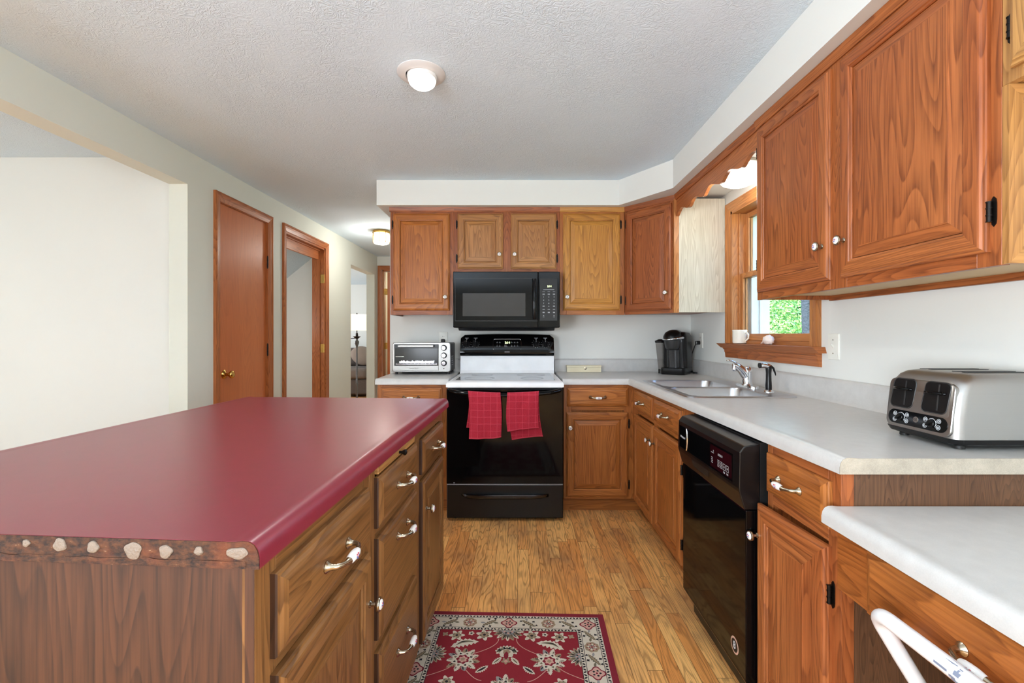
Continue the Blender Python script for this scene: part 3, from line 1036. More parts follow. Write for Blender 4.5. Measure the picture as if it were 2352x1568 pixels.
# nose of the back run
xs = [0.302, front_x(3.1) + 0.046]
mb.loft([[V((x, 3.10 + d, z)) for d, z in NOSE] for x in xs], 0)
# backsplashes
SPL = [(0.0, CT - 0.002), (0.0, CT), (0.020, CT), (0.0205, 0.920)]
def splash(p0, p1, n):
    p0, p1, n = V(p0), V(p1), V(n)
    pr = [(0.002, CT - 0.004), (0.030, CT - 0.004), (0.026, CT + 0.003), (0.021, CT + 0.010), (0.019, 1.000), (0.017, 1.010), (0.011, 1.0165), (0.002, 1.0165)]
    mb.loft([[p + n * d + V((0, 0, z)) for d, z in pr] for p in (p0, p1)], 0)
splash((XR, 1.107, 0), (XR, 3.74, 0), (-1, 0, 0))
splash((0.302, YB, 0), (XR - 0.02, YB, 0), (0, -1, 0))
ct = obj('countertop', mb, [COUNTER, COUNTER_EDGE], org=(1.0, 2.4, BT), smooth=50)
tag(ct, 'off-white laminate L-shaped countertop holding the sink and toaster', 'countertop')
# grimy strip closing the near end
mb = MB()
q = [V((front_x(1.107) + d, 1.1055, z)) for d, z in NOSE[:-1]] + [V((1.408, 1.1055, CT)), V((1.408, 1.1055, BT))]
mb.prism(q, (0, 0.0012, 0))
obj('end_strip', mb, COUNTER_EDGE, ct, label='stained beige edge strip')

mb = MB()
mb.loft([[V((x, 3.10 + d, z)) for d, z in NOSE] for x in (-0.958, -0.4655)], 0)
mb.hexa([V((x, y, z)) for z in (BT, CT) for x, y in ((-0.958, 3.146), (-0.4655, 3.146), (-0.4655, 3.757), (-0.985, 3.757))])
splash((-1.02, YB, 0), (-0.4655, YB, 0), (0, -1, 0))
o = obj('countertop', mb, COUNTER, org=(-0.71, 3.4, BT), smooth=50)
tag(o, 'short off-white laminate countertop under the toaster oven, left of the stove', 'countertop')

# ------------------------------------------------------------------ sink, faucet, sprayer
t = thing('kitchen_sink', 'stainless steel double-bowl sink set into the countertop below the window', 'sink', (1.06, 2.57, CT))
def rrect(x0, x1, y0, y1, r, z, n=6):
    pts = []
    for cx, cy, s in ((x1 - r, y1 - r, 0), (x0 + r, y1 - r, 90), (x0 + r, y0 + r, 180), (x1 - r, y0 + r, 270)):
        for k in range(n + 1):
            w = R(s + 90 * k / n)
            pts.append(V((cx + r * math.cos(w), cy + r * math.sin(w), z)))
    return pts
def square_like(x0, x1, y0, y1, z, n=6):
    pts = []
    for cx, cy in ((x1, y1), (x0, y1), (x0, y0), (x1, y0)):
        for k in range(n + 1):
            pts.append(V((cx, cy, z)))
    return pts
mb = MB()
zt = CT + 0.006
outer = rrect(SX0, SX1, SY0, SY1, 0.03, CT + 0.0006)
lip = rrect(SX0 + 0.004, SX1 - 0.004, SY0 + 0.004, SY1 - 0.004, 0.028, zt)
inn = rrect(SX0 + 0.016, SX1 - 0.016, SY0 + 0.016, SY1 - 0.016, 0.022, zt - 0.001)
mb.loft([outer, lip, inn], 0, False, False)
ix0, ix1, iy0, iy1 = SX0 + 0.016, SX1 - 0.016, SY0 + 0.016, SY1 - 0.016
ym = (SY0 + SY1) / 2
bx0, bx1 = SX0 + 0.034, SX1 - 0.105
bowls = ((iy0 + 0.018, ym - 0.018), (ym + 0.018, iy1 - 0.018))
zz = zt - 0.001
cells = ((ix0, bx1 + 0.012, iy0, ym), (ix0, bx1 + 0.012, ym, iy1))
for (c0, c1, d0, d1), (e0, e1) in zip(cells, bowls):
    # top plate of a cell, with its rounded opening
    out_ = []
    n = 6
    rr = rrect(bx0, bx1, e0, e1, 0.055, zz)
    for i, p in enumerate(rr):
        k = i // (n + 1)
        j = i % (n + 1)
        cx, cy = ((c1, d1), (c0, d1), (c0, d0), (c1, d0))[k]
        out_.append(V((cx, cy, zz)))
    mb.loft([out_, rr, rrect(bx0 + 0.003, bx1 - 0.003, e0 + 0.003, e1 - 0.003, 0.053, zz - 0.006),
             rrect(bx0 + 0.008, bx1 - 0.008, e0 + 0.008, e1 - 0.008, 0.052, zz - 0.12),
             rrect(bx0 + 0.016, bx1 - 0.016, e0 + 0.016, e1 - 0.016, 0.05, zz - 0.155),
             rrect(bx0 + 0.045, bx1 - 0.045, e0 + 0.045, e1 - 0.045, 0.04, zz - 0.168)], 0, False, True)
mb.face([V((bx1 + 0.012, iy0, zz)), V((ix1, iy0, zz)), V((ix1, iy1, zz)), V((bx1 + 0.012, iy1, zz))])
bmesh.ops.remove_doubles(mb.bm, verts=mb.bm.verts[:], dist=1e-5)
obj('basin', mb, SINKS, t, smooth=40)
for e0, e1 in bowls:
    mb = MB()
    mb.lathe(((bx0 + bx1) / 2, (e0 + e1) / 2, zz - 0.168), (0, 0, 1), [(0.045, 0.0), (0.044, 0.003), (0.034, 0.004), (0.028, 0.001), (0.0, 0.0005)], 24)
    obj('drain', mb, CHROME, t, smooth=40)

t = thing('faucet', 'chrome single-lever faucet behind the sink bowls', 'faucet', (1.275, 2.565, zz))
FX, FY = 1.275, 2.565
mb = MB()
pl = []
for z, s in ((zz, 1.0), (zz + 0.010, 1.0), (zz + 0.014, 0.93)):
    pl.append([V((FX + 0.027 * s * math.cos(w) , FY + (0.072 if math.sin(w) > 0 else -0.072) * 1 + 0.027 * s * math.sin(w), z)) for w in [2 * math.pi * (k + 0.5) / 28 for k in range(28)]])
mb.loft(pl, 0)
obj('deck_plate', mb, CHROME, t, smooth=40)
mb = MB()
mb.lathe((FX, FY, zz + 0.013), (0, 0, 1), [(0.030, 0), (0.0275, 0.006), (0.0255, 0.010), (0.0252, 0.060), (0.0258, 0.064), (0.0258, 0.072), (0.0235, 0.088), (0.016, 0.100), (0.0, 0.105)], 28)
obj('body', mb, CHROME, t, smooth=45)
mb = MB()
path = [V((FX + 0.004, FY, zz + 0.050)), V((FX - 0.012, FY, zz + 0.074)), V((FX - 0.030, FY, zz + 0.096)), V((FX - 0.050, FY, zz + 0.114)), V((FX - 0.066, FY, zz + 0.124)), V((FX - 0.078, FY, zz + 0.127))]
mb.tube(path, [0.0245, 0.0250, 0.0225, 0.0190, 0.0155, 0.0110], 18)
obj('spout', mb, CHROME, t, smooth=50)
mb = MB()
mb.lathe((FX - 0.071, FY, zz + 0.090), (0, 0, 1), [(0.0100, 0), (0.0112, 0.003), (0.0112, 0.010), (0.0128, 0.011), (0.0128, 0.036), (0.010, 0.040)], 20)
obj('aerator', mb, CHROME, t, smooth=40)
mb = MB()
path = [V((FX - 0.022, FY, zz + 0.104)), V((FX - 0.046, FY, zz + 0.126)), V((FX - 0.072, FY, zz + 0.142)), V((FX - 0.096, FY, zz + 0.150)), V((FX - 0.112, FY, zz + 0.149))]
mb.tube(path, [0.012, 0.011, 0.012, 0.015, 0.010], 14, sy=0.36, up=(0, 1, 0))
obj('lever', mb, CHROME, t, smooth=50)

t = thing('sink_sprayer', 'black side sprayer with chrome head standing right of the faucet', 'sprayer', (1.275, 2.345, zz))
SPX, SPY = 1.275, 2.345
mb = MB()
mb.lathe((SPX, SPY, zz), (0, 0, 1), [(0.025, 0), (0.025, 0.003), (0.020, 0.009), (0.0175, 0.013)], 24)
obj('base_ring', mb, CHROME, t, smooth=40)
mb = MB()
mb.lathe((SPX, SPY, zz + 0.012), (0, 0, 1), [(0.0155, 0), (0.0155, 0.02), (0.0135, 0.05), (0.0125, 0.085), (0.0145, 0.105), (0.0150, 0.118), (0.010, 0.126), (0, 0.128)], 20)
mb.tube([V((SPX + 0.008, SPY, zz + 0.135)), V((SPX + 0.024, SPY, zz + 0.122)), V((SPX + 0.033, SPY, zz + 0.098)), V((SPX + 0.036, SPY, zz + 0.085))], [0.006, 0.0055, 0.004, 0.002], 10, up=(0, 1, 0))
obj('grip', mb, BLACK_S, t, smooth=45)
mb = MB()
mb.tube([V((SPX + 0.004, SPY, zz + 0.130)), V((SPX - 0.022, SPY, zz + 0.137)), V((SPX - 0.042, SPY, zz + 0.136))], [0.0125, 0.0150, 0.0140], 18, up=(0, 0, 1))
obj('spray_head', mb, CHROME, t, smooth=45)
mb = MB()
mb.cyl((SPX - 0.0425, SPY, zz + 0.136), (SPX - 0.048, SPY, zz + 0.1358), 0.0138, 18)
obj('nozzle', mb, BLACK_S, t, smooth=45)

# ------------------------------------------------------------------ dishwasher
FD_ = Fr((0.705, 0, 0), (0, -1, 0), (-1, 0, 0))
t = thing('dishwasher', 'black built-in dishwasher under the right countertop', 'dishwasher', (1.0, 1.74, 0))
DA0, DA1 = -2.012, -1.458
mb = MB(); mb.fbox(FD_, DA0 + 0.004, DA1 - 0.004, 0.02, 0.868, -0.58, -0.062)
obj('tub', mb, BLACK_M, t)
mb = MB()                                                # door skin below the control panel
mb.prism([FD_.p(DA0, b, c) for b, c in ((0.10, -0.060), (0.10, -0.022), (0.112, -0.016), (0.655, -0.016), (0.655, -0.060))], FD_.u * (DA1 - DA0))
dwd = obj('door', mb, BLACK, t, bevel=0.003)
mb = MB()                                                # control panel with sloped chin
mb.prism([FD_.p(DA0, b, c) for b, c in ((0.657, -0.060), (0.657, -0.012), (0.712, 0.004), (0.724, 0.006), (0.838, 0.004), (0.858, -0.012), (0.866, -0.060))], FD_.u * (DA1 - DA0))
cp = obj('control_panel', mb, BLACK_S, t, bevel=0.003)
mb = MB(); mb.fbox(FD_, DA0 + 0.022, DA1 - 0.045, 0.732, 0.822, 0.0035, 0.0065)
obj('glossy_strip', mb, BLACK, cp)
mb = MB(); mb.fbox(FD_, DA1 - 0.215, DA1 - 0.05, 0.738, 0.816, 0.0062, 0.0070)
obj('indicator_window', mb, MAROON, cp)
mb = MB()
arc = [FD_.p(DA0 + 0.098 + 0.014 * math.cos(w), 0.777 + 0.046 * math.sin(w), 0.0068) for w in [R(-75 + 150 * k / 12) for k in range(13)]]
mb.tube(arc, 0.0030, 8)
obj('trim_arc', mb, CHROME, cp, smooth=40)
text('brand_text', 'Whirlpool', 0.0135, FD_, DA0 + 0.060, 0.778, 0.0066, PRINT, cp)
mb = MB()
for a, b, w, h in ((DA1 - 0.196, 0.790, 0.022, 0.003), (DA1 - 0.188, 0.797, 0.004, 0.006), (DA1 - 0.199, 0.772, 0.013, 0.0026), (DA1 - 0.199, 0.766, 0.013, 0.0026), (DA1 - 0.199, 0.760, 0.013, 0.0026), (DA1 - 0.199, 0.754, 0.013, 0.0026)):
    mb.fbox(FD_, a - w / 2, a + w / 2, b - h / 2, b + h / 2, 0.007, 0.0074)
for k in range(4):
    mb.fbox(FD_, DA1 - 0.150 + k * 0.0095, DA1 - 0.144 + k * 0.0095, 0.790, 0.7975, 0.007, 0.0074)
for a in (DA1 - 0.146, DA1 - 0.124):
    for k in range(5):
        mb.fbox(FD_, a - 0.008, a + 0.008, 0.752 + k * 0.0052, 0.7545 + k * 0.0052, 0.007, 0.0074)
for a in (DA1 - 0.102, DA1 - 0.078):
    for x0, x1, y0, y1 in ((-0.0095, 0.0095, 0.772, 0.774), (-0.0095, 0.0095, 0.752, 0.754), (-0.0095, -0.0080, 0.752, 0.774), (0.0080, 0.0095, 0.752, 0.774), (-0.003, 0.003, 0.760, 0.766), (-0.006, 0.006, 0.742, 0.748)):
        mb.fbox(FD_, a + x0, a + x1, y0, y1, 0.007, 0.0074)
obj('printed_symbols', mb, PRINT_G, cp)
mb = MB()                                                # pocket handle scooped in the chin
cx = (DA0 + DA1) / 2 - 0.045
mb.loft([[FD_.p(cx - 0.085 + i, 0.712 - i * 0.2, 0.0005 + 0.004), FD_.p(cx + 0.085 - i, 0.712 - i * 0.2, 0.0045), FD_.p(cx + 0.070 - i, 0.682 + i * 0.4, -0.0015), FD_.p(cx - 0.070 + i, 0.682 + i * 0.4, -0.0015)] for i in (0.0, 0.004)])
obj('handle_pocket', mb, BLACK_M, cp)
mb = MB(); mb.fbox(FD_, DA0 + 0.01, DA1 - 0.01, 0.012, 0.098, -0.075, -0.06)
obj('toe_panel', mb, BLACK_S, t)
mb = MB()                                                # round sticker near the bottom
mb.lathe(FD_.p(DA1 - 0.075, 0.180, -0.016), FD_.n, [(0.027, 0), (0.027, 0.0006), (0.0, 0.0006)], 32)
st = obj('sticker', mb, plain('sticker_pink', (206, 168, 148), 0.4), dwd)
mb = MB()
mb.lathe(FD_.p(DA1 - 0.075, 0.180, -0.0153), FD_.n, [(0.021, 0), (0.021, 0.0004), (0.0, 0.0004)], 32)
for a, b in ((-0.006, 0.008), (-0.006, -0.008), (0.006, 0.0)):
    pass
obj('sticker_disc', mb, BLACK_M, dwd)
text('sticker_text', '8', 0.034, FD_, DA1 - 0.075, 0.180, -0.0148, PRINT, dwd, bold=0.0006)

# ------------------------------------------------------------------ stove
FO = Fr((-0.082, 2.985, 0), (1, 0, 0), (0, -1, 0))       # centre of the stove front
t = thing('stove', 'black and white freestanding electric range under the microwave', 'stove', (-0.082, 3.4, 0))
HW = 0.378
mb = MB(); mb.fbox(FO, -HW + 0.004, HW - 0.004, 0.03, 0.872, -0.72, -0.035)
obj('body', mb, BLACK_S, t, bevel=0.004)
for a in (-0.33, 0.33):
    for c in (-0.08, -0.66):
        mb = MB()
        mb.cyl(FO.p(a, 0.0, c), FO.p(a, 0.032, c), 0.018, 14)
        obj('leveling_foot', mb, BLACK_M, t)
mb = MB()
mb.fbox(FO, -HW, HW, 0.022, 0.238, -0.035, -0.008)
dr = obj('storage_drawer', mb, BLACK_S, t, bevel=0.005)
mb = MB()
n = 24
lo_, hi_ = [], []
rg = []
for k in range(n + 1):
    a = -0.283 + 0.566 * k / n
    e = (1 - (2 * k / n - 1) ** 4) ** 0.5
    rg.append([FO.p(a, 0.180, -0.009), FO.p(a, 0.180 + 0.001, -0.008 + 0.030 * e), FO.p(a, 0.174 - 0.010 * e, -0.008 + 0.034 * e), FO.p(a, 0.170 - 0.017 * e, -0.008 + 0.026 * e), FO.p(a, 0.160 - 0.006 * e, -0.009)])
mb.loft(rg)
obj('drawer_handle', mb, plain('dark_chrome', (70, 72, 78), 0.12, metal=1.0), dr, smooth=60)
mb = MB()
mb.fbox(FO, -HW, HW, 0.248, 0.862, -0.034, 0.006)
od = obj('oven_door', mb, BLACK, t, bevel=0.006, seg=3)
mb = MB(); mb.fbox(FO, -HW + 0.004, HW - 0.004, 0.2435, 0.2475, -0.030, 0.007)
mb.fbox(FO, -HW + 0.045, -HW + 0.055, 0.254, 0.258, 0.006, 0.0068)
obj('door_seam', mb, PRINT_G, od)
mb = MB()
path = []
for k in range(29):
    s = k / 28
    a = -0.352 + 0.704 * s
    b = 0.853 - 0.026 * (1 - (2 * s - 1) ** 2)
    c = 0.006 + 0.050 * min(1.0, 1.0 - max(0, abs(2 * s - 1) - 0.86) / 0.14 * 0.9)
    path.append(FO.p(a, b, c))
mb.tube(path, 0.0135, 14, sy=0.8)
obj('door_handle', mb, BLACK, od, smooth=60)
mb = MB(); mb.fbox(FO, -HW + 0.006, HW - 0.006, 0.866, 0.872, -0.034, 0.0)
obj('vent_strip', mb, PRINT_G, t)
# white cooktop frame
mb = MB()
co = [(0.0, 0.873), (0.0, 0.893), (0.006, 0.904), (0.018, 0.911), (0.034, 0.9135)]
def cring(i, z, dback=0.0):
    return [FO.p(-HW - 0.002 + i, z, 0.012 - i), FO.p(HW + 0.002 - i, z, 0.012 - i), FO.p(HW + 0.002 - i, z, -0.635), FO.p(-HW - 0.002 + i, z, -0.635)]
mb.loft([cring(i, z) for i, z in co] + [[FO.p(-HW + 0.05, 0.9145, -0.040), FO.p(HW - 0.05, 0.9145, -0.040), FO.p(HW - 0.05, 0.9145, -0.585), FO.p(-HW + 0.05, 0.9145, -0.585)]], 0, True, False)
obj('cooktop_frame', mb, WHITE, t, smooth=50)
mb = MB(); mb.fbox(FO, -HW + 0.05, HW - 0.05, 0.905, 0.9142, -0.585, -0.040)
gl = obj('glass_cooktop', mb, plain('ceramic_glass', (44, 46, 49), 0.08, spec=0.35, bump=(700.0, 0.05, 0.0005)), t)
for a, c, r in ((-0.18, -0.17, 0.105), (0.18, -0.17, 0.08), (-0.18, -0.44, 0.08), (0.18, -0.44, 0.105)):
    mb = MB()
    for rr in (r, r - 0.006):
        mb.tube([FO.p(a + rr * math.cos(2 * math.pi * k / 48), 0.9142, c + rr * math.sin(2 * math.pi * k / 48)) for k in range(49)], 0.0006, 6)
    obj('burner_ring', mb, PRINT_G, gl)
# backguard
mb = MB()
mb.prism([FO.p(-HW + 0.012, z, c) for z, c in ((0.905, -0.700), (0.905, -0.585), (0.920, -0.598), (0.935, -0.606), (1.048, -0.618), (1.048, -0.700))], FO.u * (2 * HW - 0.024))
obj('backguard', mb, WHITE, t, bevel=0.004)
mb = MB()
rows = []
for s in range(25):
    f = s / 24
    a = (-HW + 0.012) + (2 * HW - 0.024) * f
    top = 1.210 + 0.008 * (1 - (2 * f - 1) ** 2)
    if f < 0.04 or f > 0.96:
        q = min(f, 1 - f) / 0.04
        top -= 0.022 * (1 - math.sqrt(max(0, 1 - (1 - q) ** 2)))
    rows.append([FO.p(a, 1.050, -0.705), FO.p(a, 1.050, -0.608), FO.p(a, 1.080, -0.600), FO.p(a, top - 0.020, -0.640), FO.p(a, top - 0.003, -0.655), FO.p(a, top, -0.675), FO.p(a, top - 0.004, -0.705)])
mb.loft(rows)
con = obj('control_console', mb, BLACK, t, smooth=45)
# sloped face of the console
tn = V((0, -(1.19 - 1.08), 0.04)).normalized()
FKc = Fr(FO.p(0, 0, 0), (1, 0, 0), (0, -1, 0))
def on_con(a, b):
    c = -0.600 - 0.040 * (b - 1.080) / 0.115
    return FO.p(a, b, c)
class FrS(Fr):
    def __init__(s, o, u, n):
        Fr.__init__(s, o, u, n)
        s.w = s.n.cross(s.u)
        if s.w.z < 0:
            s.w = -s.w
fn = V((0, -0.115, 0.040)).normalized()
FK = FrS(on_con(0, 1.135), (1, 0, 0), fn)
mb = MB()
pts = rrect(-0.109, 0.109, -0.044, 0.044, 0.014, 0)
ring = [FK.p(p.x, p.y, 0.0012) for p in pts]
mb.tube(ring + [ring[0], ring[1]], 0.0014, 8)
obj('display_border', mb, CHROME, con, smooth=40)
text('clock_digits', '2:14', 0.0235, FK, 0.002, 0.015, 0.0012, DISPLAY, con, bold=0.0004)
mb = MB()
for a in (-0.078, -0.058, 0.035, 0.058, 0.080):
    for b in (0.014, -0.013):
        mb.fbox(FK, a - 0.006, a + 0.006, b - 0.002, b + 0.0025, 0.0008, 0.0014)
        mb.fbox(FK, a - 0.002, a + 0.002, b + 0.008, b + 0.0095, 0.0008, 0.0014)
for k in range(3):
    mb.fbox(FK, -0.022, -0.005 + 0.004 * k, -0.006 - k * 0.007, -0.0040 - k * 0.007, 0.0008, 0.0014)
obj('key_print', mb, PRINT_G, con)
text('brand_text', 'KENMORE', 0.0085, FK, 0.0, -0.061, 0.0012, PRINT, con, bold=0.0004)
for a in (-0.317, -0.247, 0.226, 0.298):
    p = FK.p(a, 0.006, 0)
    mb = MB()
    mb.lathe(p, fn, [(0.0265, 0), (0.0265, 0.004), (0.021, 0.008), (0.020, 0.018), (0.017, 0.021), (0, 0.0215)], 24)
    mb.fbox(FK, a - 0.0045, a + 0.0045, 0.006 - 0.021, 0.006 + 0.021, 0.018, 0.030)
    kn_ = obj('burner_knob', mb, BLACK_S, con, smooth=40)
    mb = MB()
    mb.fbox(FK, a - 0.0008, a + 0.0008, 0.012, 0.026, 0.030, 0.0306)
    for k in range(9):
        w = R(-40 - 32 * k)
        mb.fbox(FK, a + 0.0315 * math.sin(w) - 0.0012, a + 0.0315 * math.sin(w) + 0.0012, 0.006 + 0.0315 * math.cos(w) - 0.0012, 0.006 + 0.0315 * math.cos(w) + 0.0012, 0.0006, 0.0012)
    mb.fbox(FK, a - 0.004, a + 0.004, 0.042, 0.046, 0.0006, 0.0012)
    mb.fbox(FK, a - 0.014, a + 0.014, 0.052, 0.0545, 0.0006, 0.0012)
    obj('dial_print', mb, PRINT, con)

# ------------------------------------------------------------------ microwave
FM = Fr((-0.080, 3.29, 0), (1, 0, 0), (0, -1, 0))
t = thing('microwave', 'black over-the-range microwave mounted above the stove', 'microwave', (-0.080, 3.5, 1.25))
MW = 0.381
mb = MB(); mb.fbox(FM, -MW, MW, 1.262, 1.664, -0.455, -0.030)
obj('housing', mb, BLACK_S, t, bevel=0.004)
mb = MB(); mb.prism([FM.p(-MW + 0.035, z, c) for z, c in ((1.242, -0.40), (1.242, -0.045), (1.262, -0.012), (1.262, -0.42))], FM.u * (2 * MW - 0.07))
obj('vent_base', mb, BLACK_S, t, bevel=0.003)
mb = MB(); mb.fbox(FM, -MW, 0.225, 1.264, 1.662, -0.030, 0.0)
md_ = obj('door', mb, BLACK, t, bevel=0.004)
mb = MB()
for a0, a1, b0, b1 in ((-0.366, 0.185, 1.612, 1.6145), (-0.366, 0.222, 1.309, 1.3115), (-0.366, -0.3645, 1.309, 1.612)):
    mb.fbox(FM, a0, a1, b0, b1, 0.0, 0.0016)
obj('door_trim', mb, PRINT_D, md_)
mb = MB(); mb.fbox(FM, -0.312, 0.135, 1.344, 1.508, -0.0005, 0.0008)
obj('window', mb, plain('microwave_window', (44, 43, 42), 0.12), md_, label='grey viewing window')
mb = MB()
rg = []
for k in range(13):
    s = k / 12
    b = 1.322 + 0.286 * s
    c = 0.012 + 0.022 * math.sin(math.pi * (0.12 + 0.76 * s))
    rg.append([FM.p(0.184, b, 0.0), FM.p(0.214, b, 0.0), FM.p(0.212, b, c), FM.p(0.207, b, c + 0.005), FM.p(0.191, b, c + 0.005), FM.p(0.186, b, c)])
mb.loft(rg)
obj('door_handle', mb, BLACK, md_, smooth=45)
mb = MB(); mb.fbox(FM, 0.228, MW, 1.264, 1.662, -0.030, -0.001)
kp = obj('keypad_panel', mb, BLACK, t, bevel=0.004)
mb = MB(); mb.fbox(FM, 0.238, 0.362, 1.312, 1.612, -0.0015, 0.0006)
obj('keypad', mb, BLACK_S, kp)
text('clock_digits', '2:14', 0.0175, FM, 0.306, 1.5565, 0.0008, DISPLAY, kp, bold=0.0003)
mb = MB()
mb.fbox(FM, 0.263, 0.341, 1.530, 1.5345, 0.0005, 0.0011)
for i, a in enumerate((0.265, 0.302, 0.339)):
    mb.fbox(FM, a - 0.009, a + 0.009, 1.517, 1.5195, 0.0005, 0.0011)
    for z in (1.501, 1.4965):
        mb.fbox(FM, a - 0.008, a + 0.008, z, z + 0.0028, 0.0005, 0.0011)
    mb.fbox(FM, a - 0.008, a + 0.008, 1.391, 1.3935, 0.0005, 0.0011)
    mb.fbox(FM, a - 0.007, a + 0.007, 1.366, 1.375, 0.0005, 0.0011)
    if i != 1:
        mb.fbox(FM, a - 0.007, a + 0.007, 1.412, 1.4185, 0.0005, 0.0011)
        mb.fbox(FM, a - 0.0035, a + 0.0035, 1.345, 1.351, 0.0005, 0.0011)
        mb.fbox(FM, a - 0.006, a + 0.006, 1.337, 1.339, 0.0005, 0.0011)
obj('key_print', mb, PRINT_G, kp)
for i, row in enumerate(('123', '456', '789')):
    for j, ch in enumerate(row):
        text('key_number', ch, 0.0125, FM, 0.265 + 0.037 * j, 1.480 - 0.0225 * i, 0.0008, PRINT, kp)
text('key_number', '0', 0.0125, FM, 0.302, 1.4135, 0.0008, PRINT, kp)

# ------------------------------------------------------------------ island
ia = R(1.8)
FI = Fr((-0.380, 0.66, 0), (math.sin(ia), math.cos(ia), 0), (math.cos(ia), -math.sin(ia), 0))
NC, LC = 0.012, -0.973
def near_a(c): return 0.036 * (NC - c)
def far_a(c): return 1.487 + 0.034 * (NC - c)
sec = [(NC - d, z) for d, z in NOSE[:-1]] + [(LC + d, z) for d, z in reversed(NOSE[:-1])]
mb = MB()
mb.loft([[FI.p(near_a(c), z, c) for c, z in sec], [FI.p(far_a(c), z, c) for c, z in sec]], 0)
top = obj('island_worktop', mb, BURG, org=FI.p(0.75, BT, -0.48), smooth=50)
tag(top, 'burgundy laminate worktop on the kitchen island', 'worktop')
mb = MB()
mb.loft([[FI.p(near_a(c) - 0.002, z - 0.0006, c - 0.0008 if c > -0.4 else c + 0.0008) for c, z in sec], [FI.p(near_a(c), z - 0.0006, c - 0.0008 if c > -0.4 else c + 0.0008) for c, z in sec]], 0)
import mathutils
k = 150
def rag(i):
    c = NC - 0.02 - (NC - LC - 0.03) * i / k
    return c, 0.0032 + 0.0022 * mathutils.noise.noise(V((c * 26, 3.1, 0))), 0.8865 + 0.0028 * mathutils.noise.noise(V((c * 34, 9.7, 0)))
for i in range(k):                                        # ragged lower board left behind by the missing edge strip
    (c0, t0, z0_), (c1, t1, z1_) = rag(i), rag(i + 1)
    mb.hexa([FI.p(near_a(c0) - 0.002, BT + 0.0004, c0), FI.p(near_a(c1) - 0.002, BT + 0.0004, c1), FI.p(near_a(c1) - t1, BT + 0.0004, c1), FI.p(near_a(c0) - t0, BT + 0.0004, c0),
             FI.p(near_a(c0) - 0.002, z0_, c0), FI.p(near_a(c1) - 0.002, z1_, c1), FI.p(near_a(c1) - t1, z1_, c1), FI.p(near_a(c0) - t0, z0_, c0)])
raw = obj('raw_edge', mb, RAW, top, label='bare particle board edge where the laminate strip is missing')
for c, z, r in ((-0.292, 0.9020, 0.0105), (-0.240, 0.9005, 0.0095), (-0.178, 0.8975, 0.0135), (-0.128, 0.8975, 0.0105), (-0.078, 0.900, 0.007), (-0.020, 0.8985, 0.009), (-0.345, 0.903, 0.006), (-0.44, 0.901, 0.010), (-0.56, 0.900, 0.011), (-0.67, 0.902, 0.009)):
    mb = MB()
    rg = []
    ph = [random.random() * 6.28 for _ in range(3)]
    for h, s in ((0.0, 1.0), (0.0012, 1.0), (0.0022, 0.82), (0.0024, 0.3)):
        rr = []
        for q in range(28):
            w = 2 * math.pi * q / 28
            rad = r * s * 0.92 * (1 + 0.08 * math.sin(3 * w + ph[0]) + 0.05 * math.sin(5 * w + ph[1]))
            rr.append(FI.p(near_a(c) - 0.0024 - h, z + rad * math.sin(w), c + rad * math.cos(w) * (1.9 if r == 0.009 and c > -0.05 else 1.0)))
        rg.append(rr)
    mb.loft(rg)
    obj('glue_patch', mb, GLUE, top, smooth=60)

def island_unit(label, a0, a1, near=False):
    t = thing('island_cabinet', label, 'cabinet', FI.p((a0 + a1) / 2, 0, -0.3), 'cabinets of the kitchen island')
    mb = MB()
    mb.fbox(FI, a0 + (0.042 if near else 0.0005), a1 - 0.0005, 0.1, BC, -0.62, -0.019)
    obj('carcass', mb, ISLE, t)
    toe(t, FI, a0 + 0.014, a1, ISLE[1], depth=0.105)
    return t
u = island_unit('island cabinet nearest the viewer, one wide drawer over a worn door', 0.0, 0.4750, True)
mb2 = MB(); mb2.hexa([FI.p(a, z, c) for z in (0.0, BC) for a, c in ((0.006, -0.0005), (0.014, -0.0005), (0.0362, -0.63), (0.0282, -0.63))])
obj('end_panel', mb2, PANEL, u, label='dark walnut-toned end panel under the raw edge')
frame(u, FI, ((0.0065, 0.062), (0.43, 0.4745)), ((0.062, 0.43, 0.1, 0.15), (0.062, 0.43, 0.69, 0.715), (0.062, 0.43, 0.842, BC)), 0.1, BC, ISLE)
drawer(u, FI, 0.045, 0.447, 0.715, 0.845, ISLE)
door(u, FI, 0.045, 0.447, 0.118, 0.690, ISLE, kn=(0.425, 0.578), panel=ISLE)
u = island_unit('middle island cabinet with three stacked drawers and a slide-out cutting board', 0.4755, 0.9345)
frame(u, FI, ((0.4755, 0.515), (0.888, 0.9345)), ((0.515, 0.888, 0.1, 0.14), (0.515, 0.888, 0.40, 0.43), (0.515, 0.888, 0.69, 0.72)), 0.1, BC, ISLE)
mb = MB(); mb.fbox(FI, 0.520, 0.885, 0.853, 0.8735, -0.40, 0.008)
cb = obj('cutting_board', mb, LIGHT[1], u, bevel=0.002, label='pale slide-out board')
mb = MB(); mb.lathe(FI.p(0.705, 0.8635, 0.008), FI.n, [(0.0045, 0), (0.004, 0.008), (0.0085, 0.015), (0.009, 0.019), (0.006, 0.022), (0, 0.0225)], 16)
obj('board_knob', mb, IRON, cb, smooth=45)
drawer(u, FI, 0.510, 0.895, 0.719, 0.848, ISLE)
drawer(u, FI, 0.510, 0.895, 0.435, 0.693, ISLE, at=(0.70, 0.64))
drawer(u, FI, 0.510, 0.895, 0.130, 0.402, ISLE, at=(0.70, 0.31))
u = island_unit('island cabinet farthest from the viewer, small drawer over a narrow door', 0.9350, 1.392)
frame(u, FI, ((0.9350, 0.985), (1.335, 1.392)), ((0.985, 1.335, 0.1, 0.14), (0.985, 1.335, 0.69, 0.715), (0.985, 1.335, 0.84, BC)), 0.1, BC, ISLE)
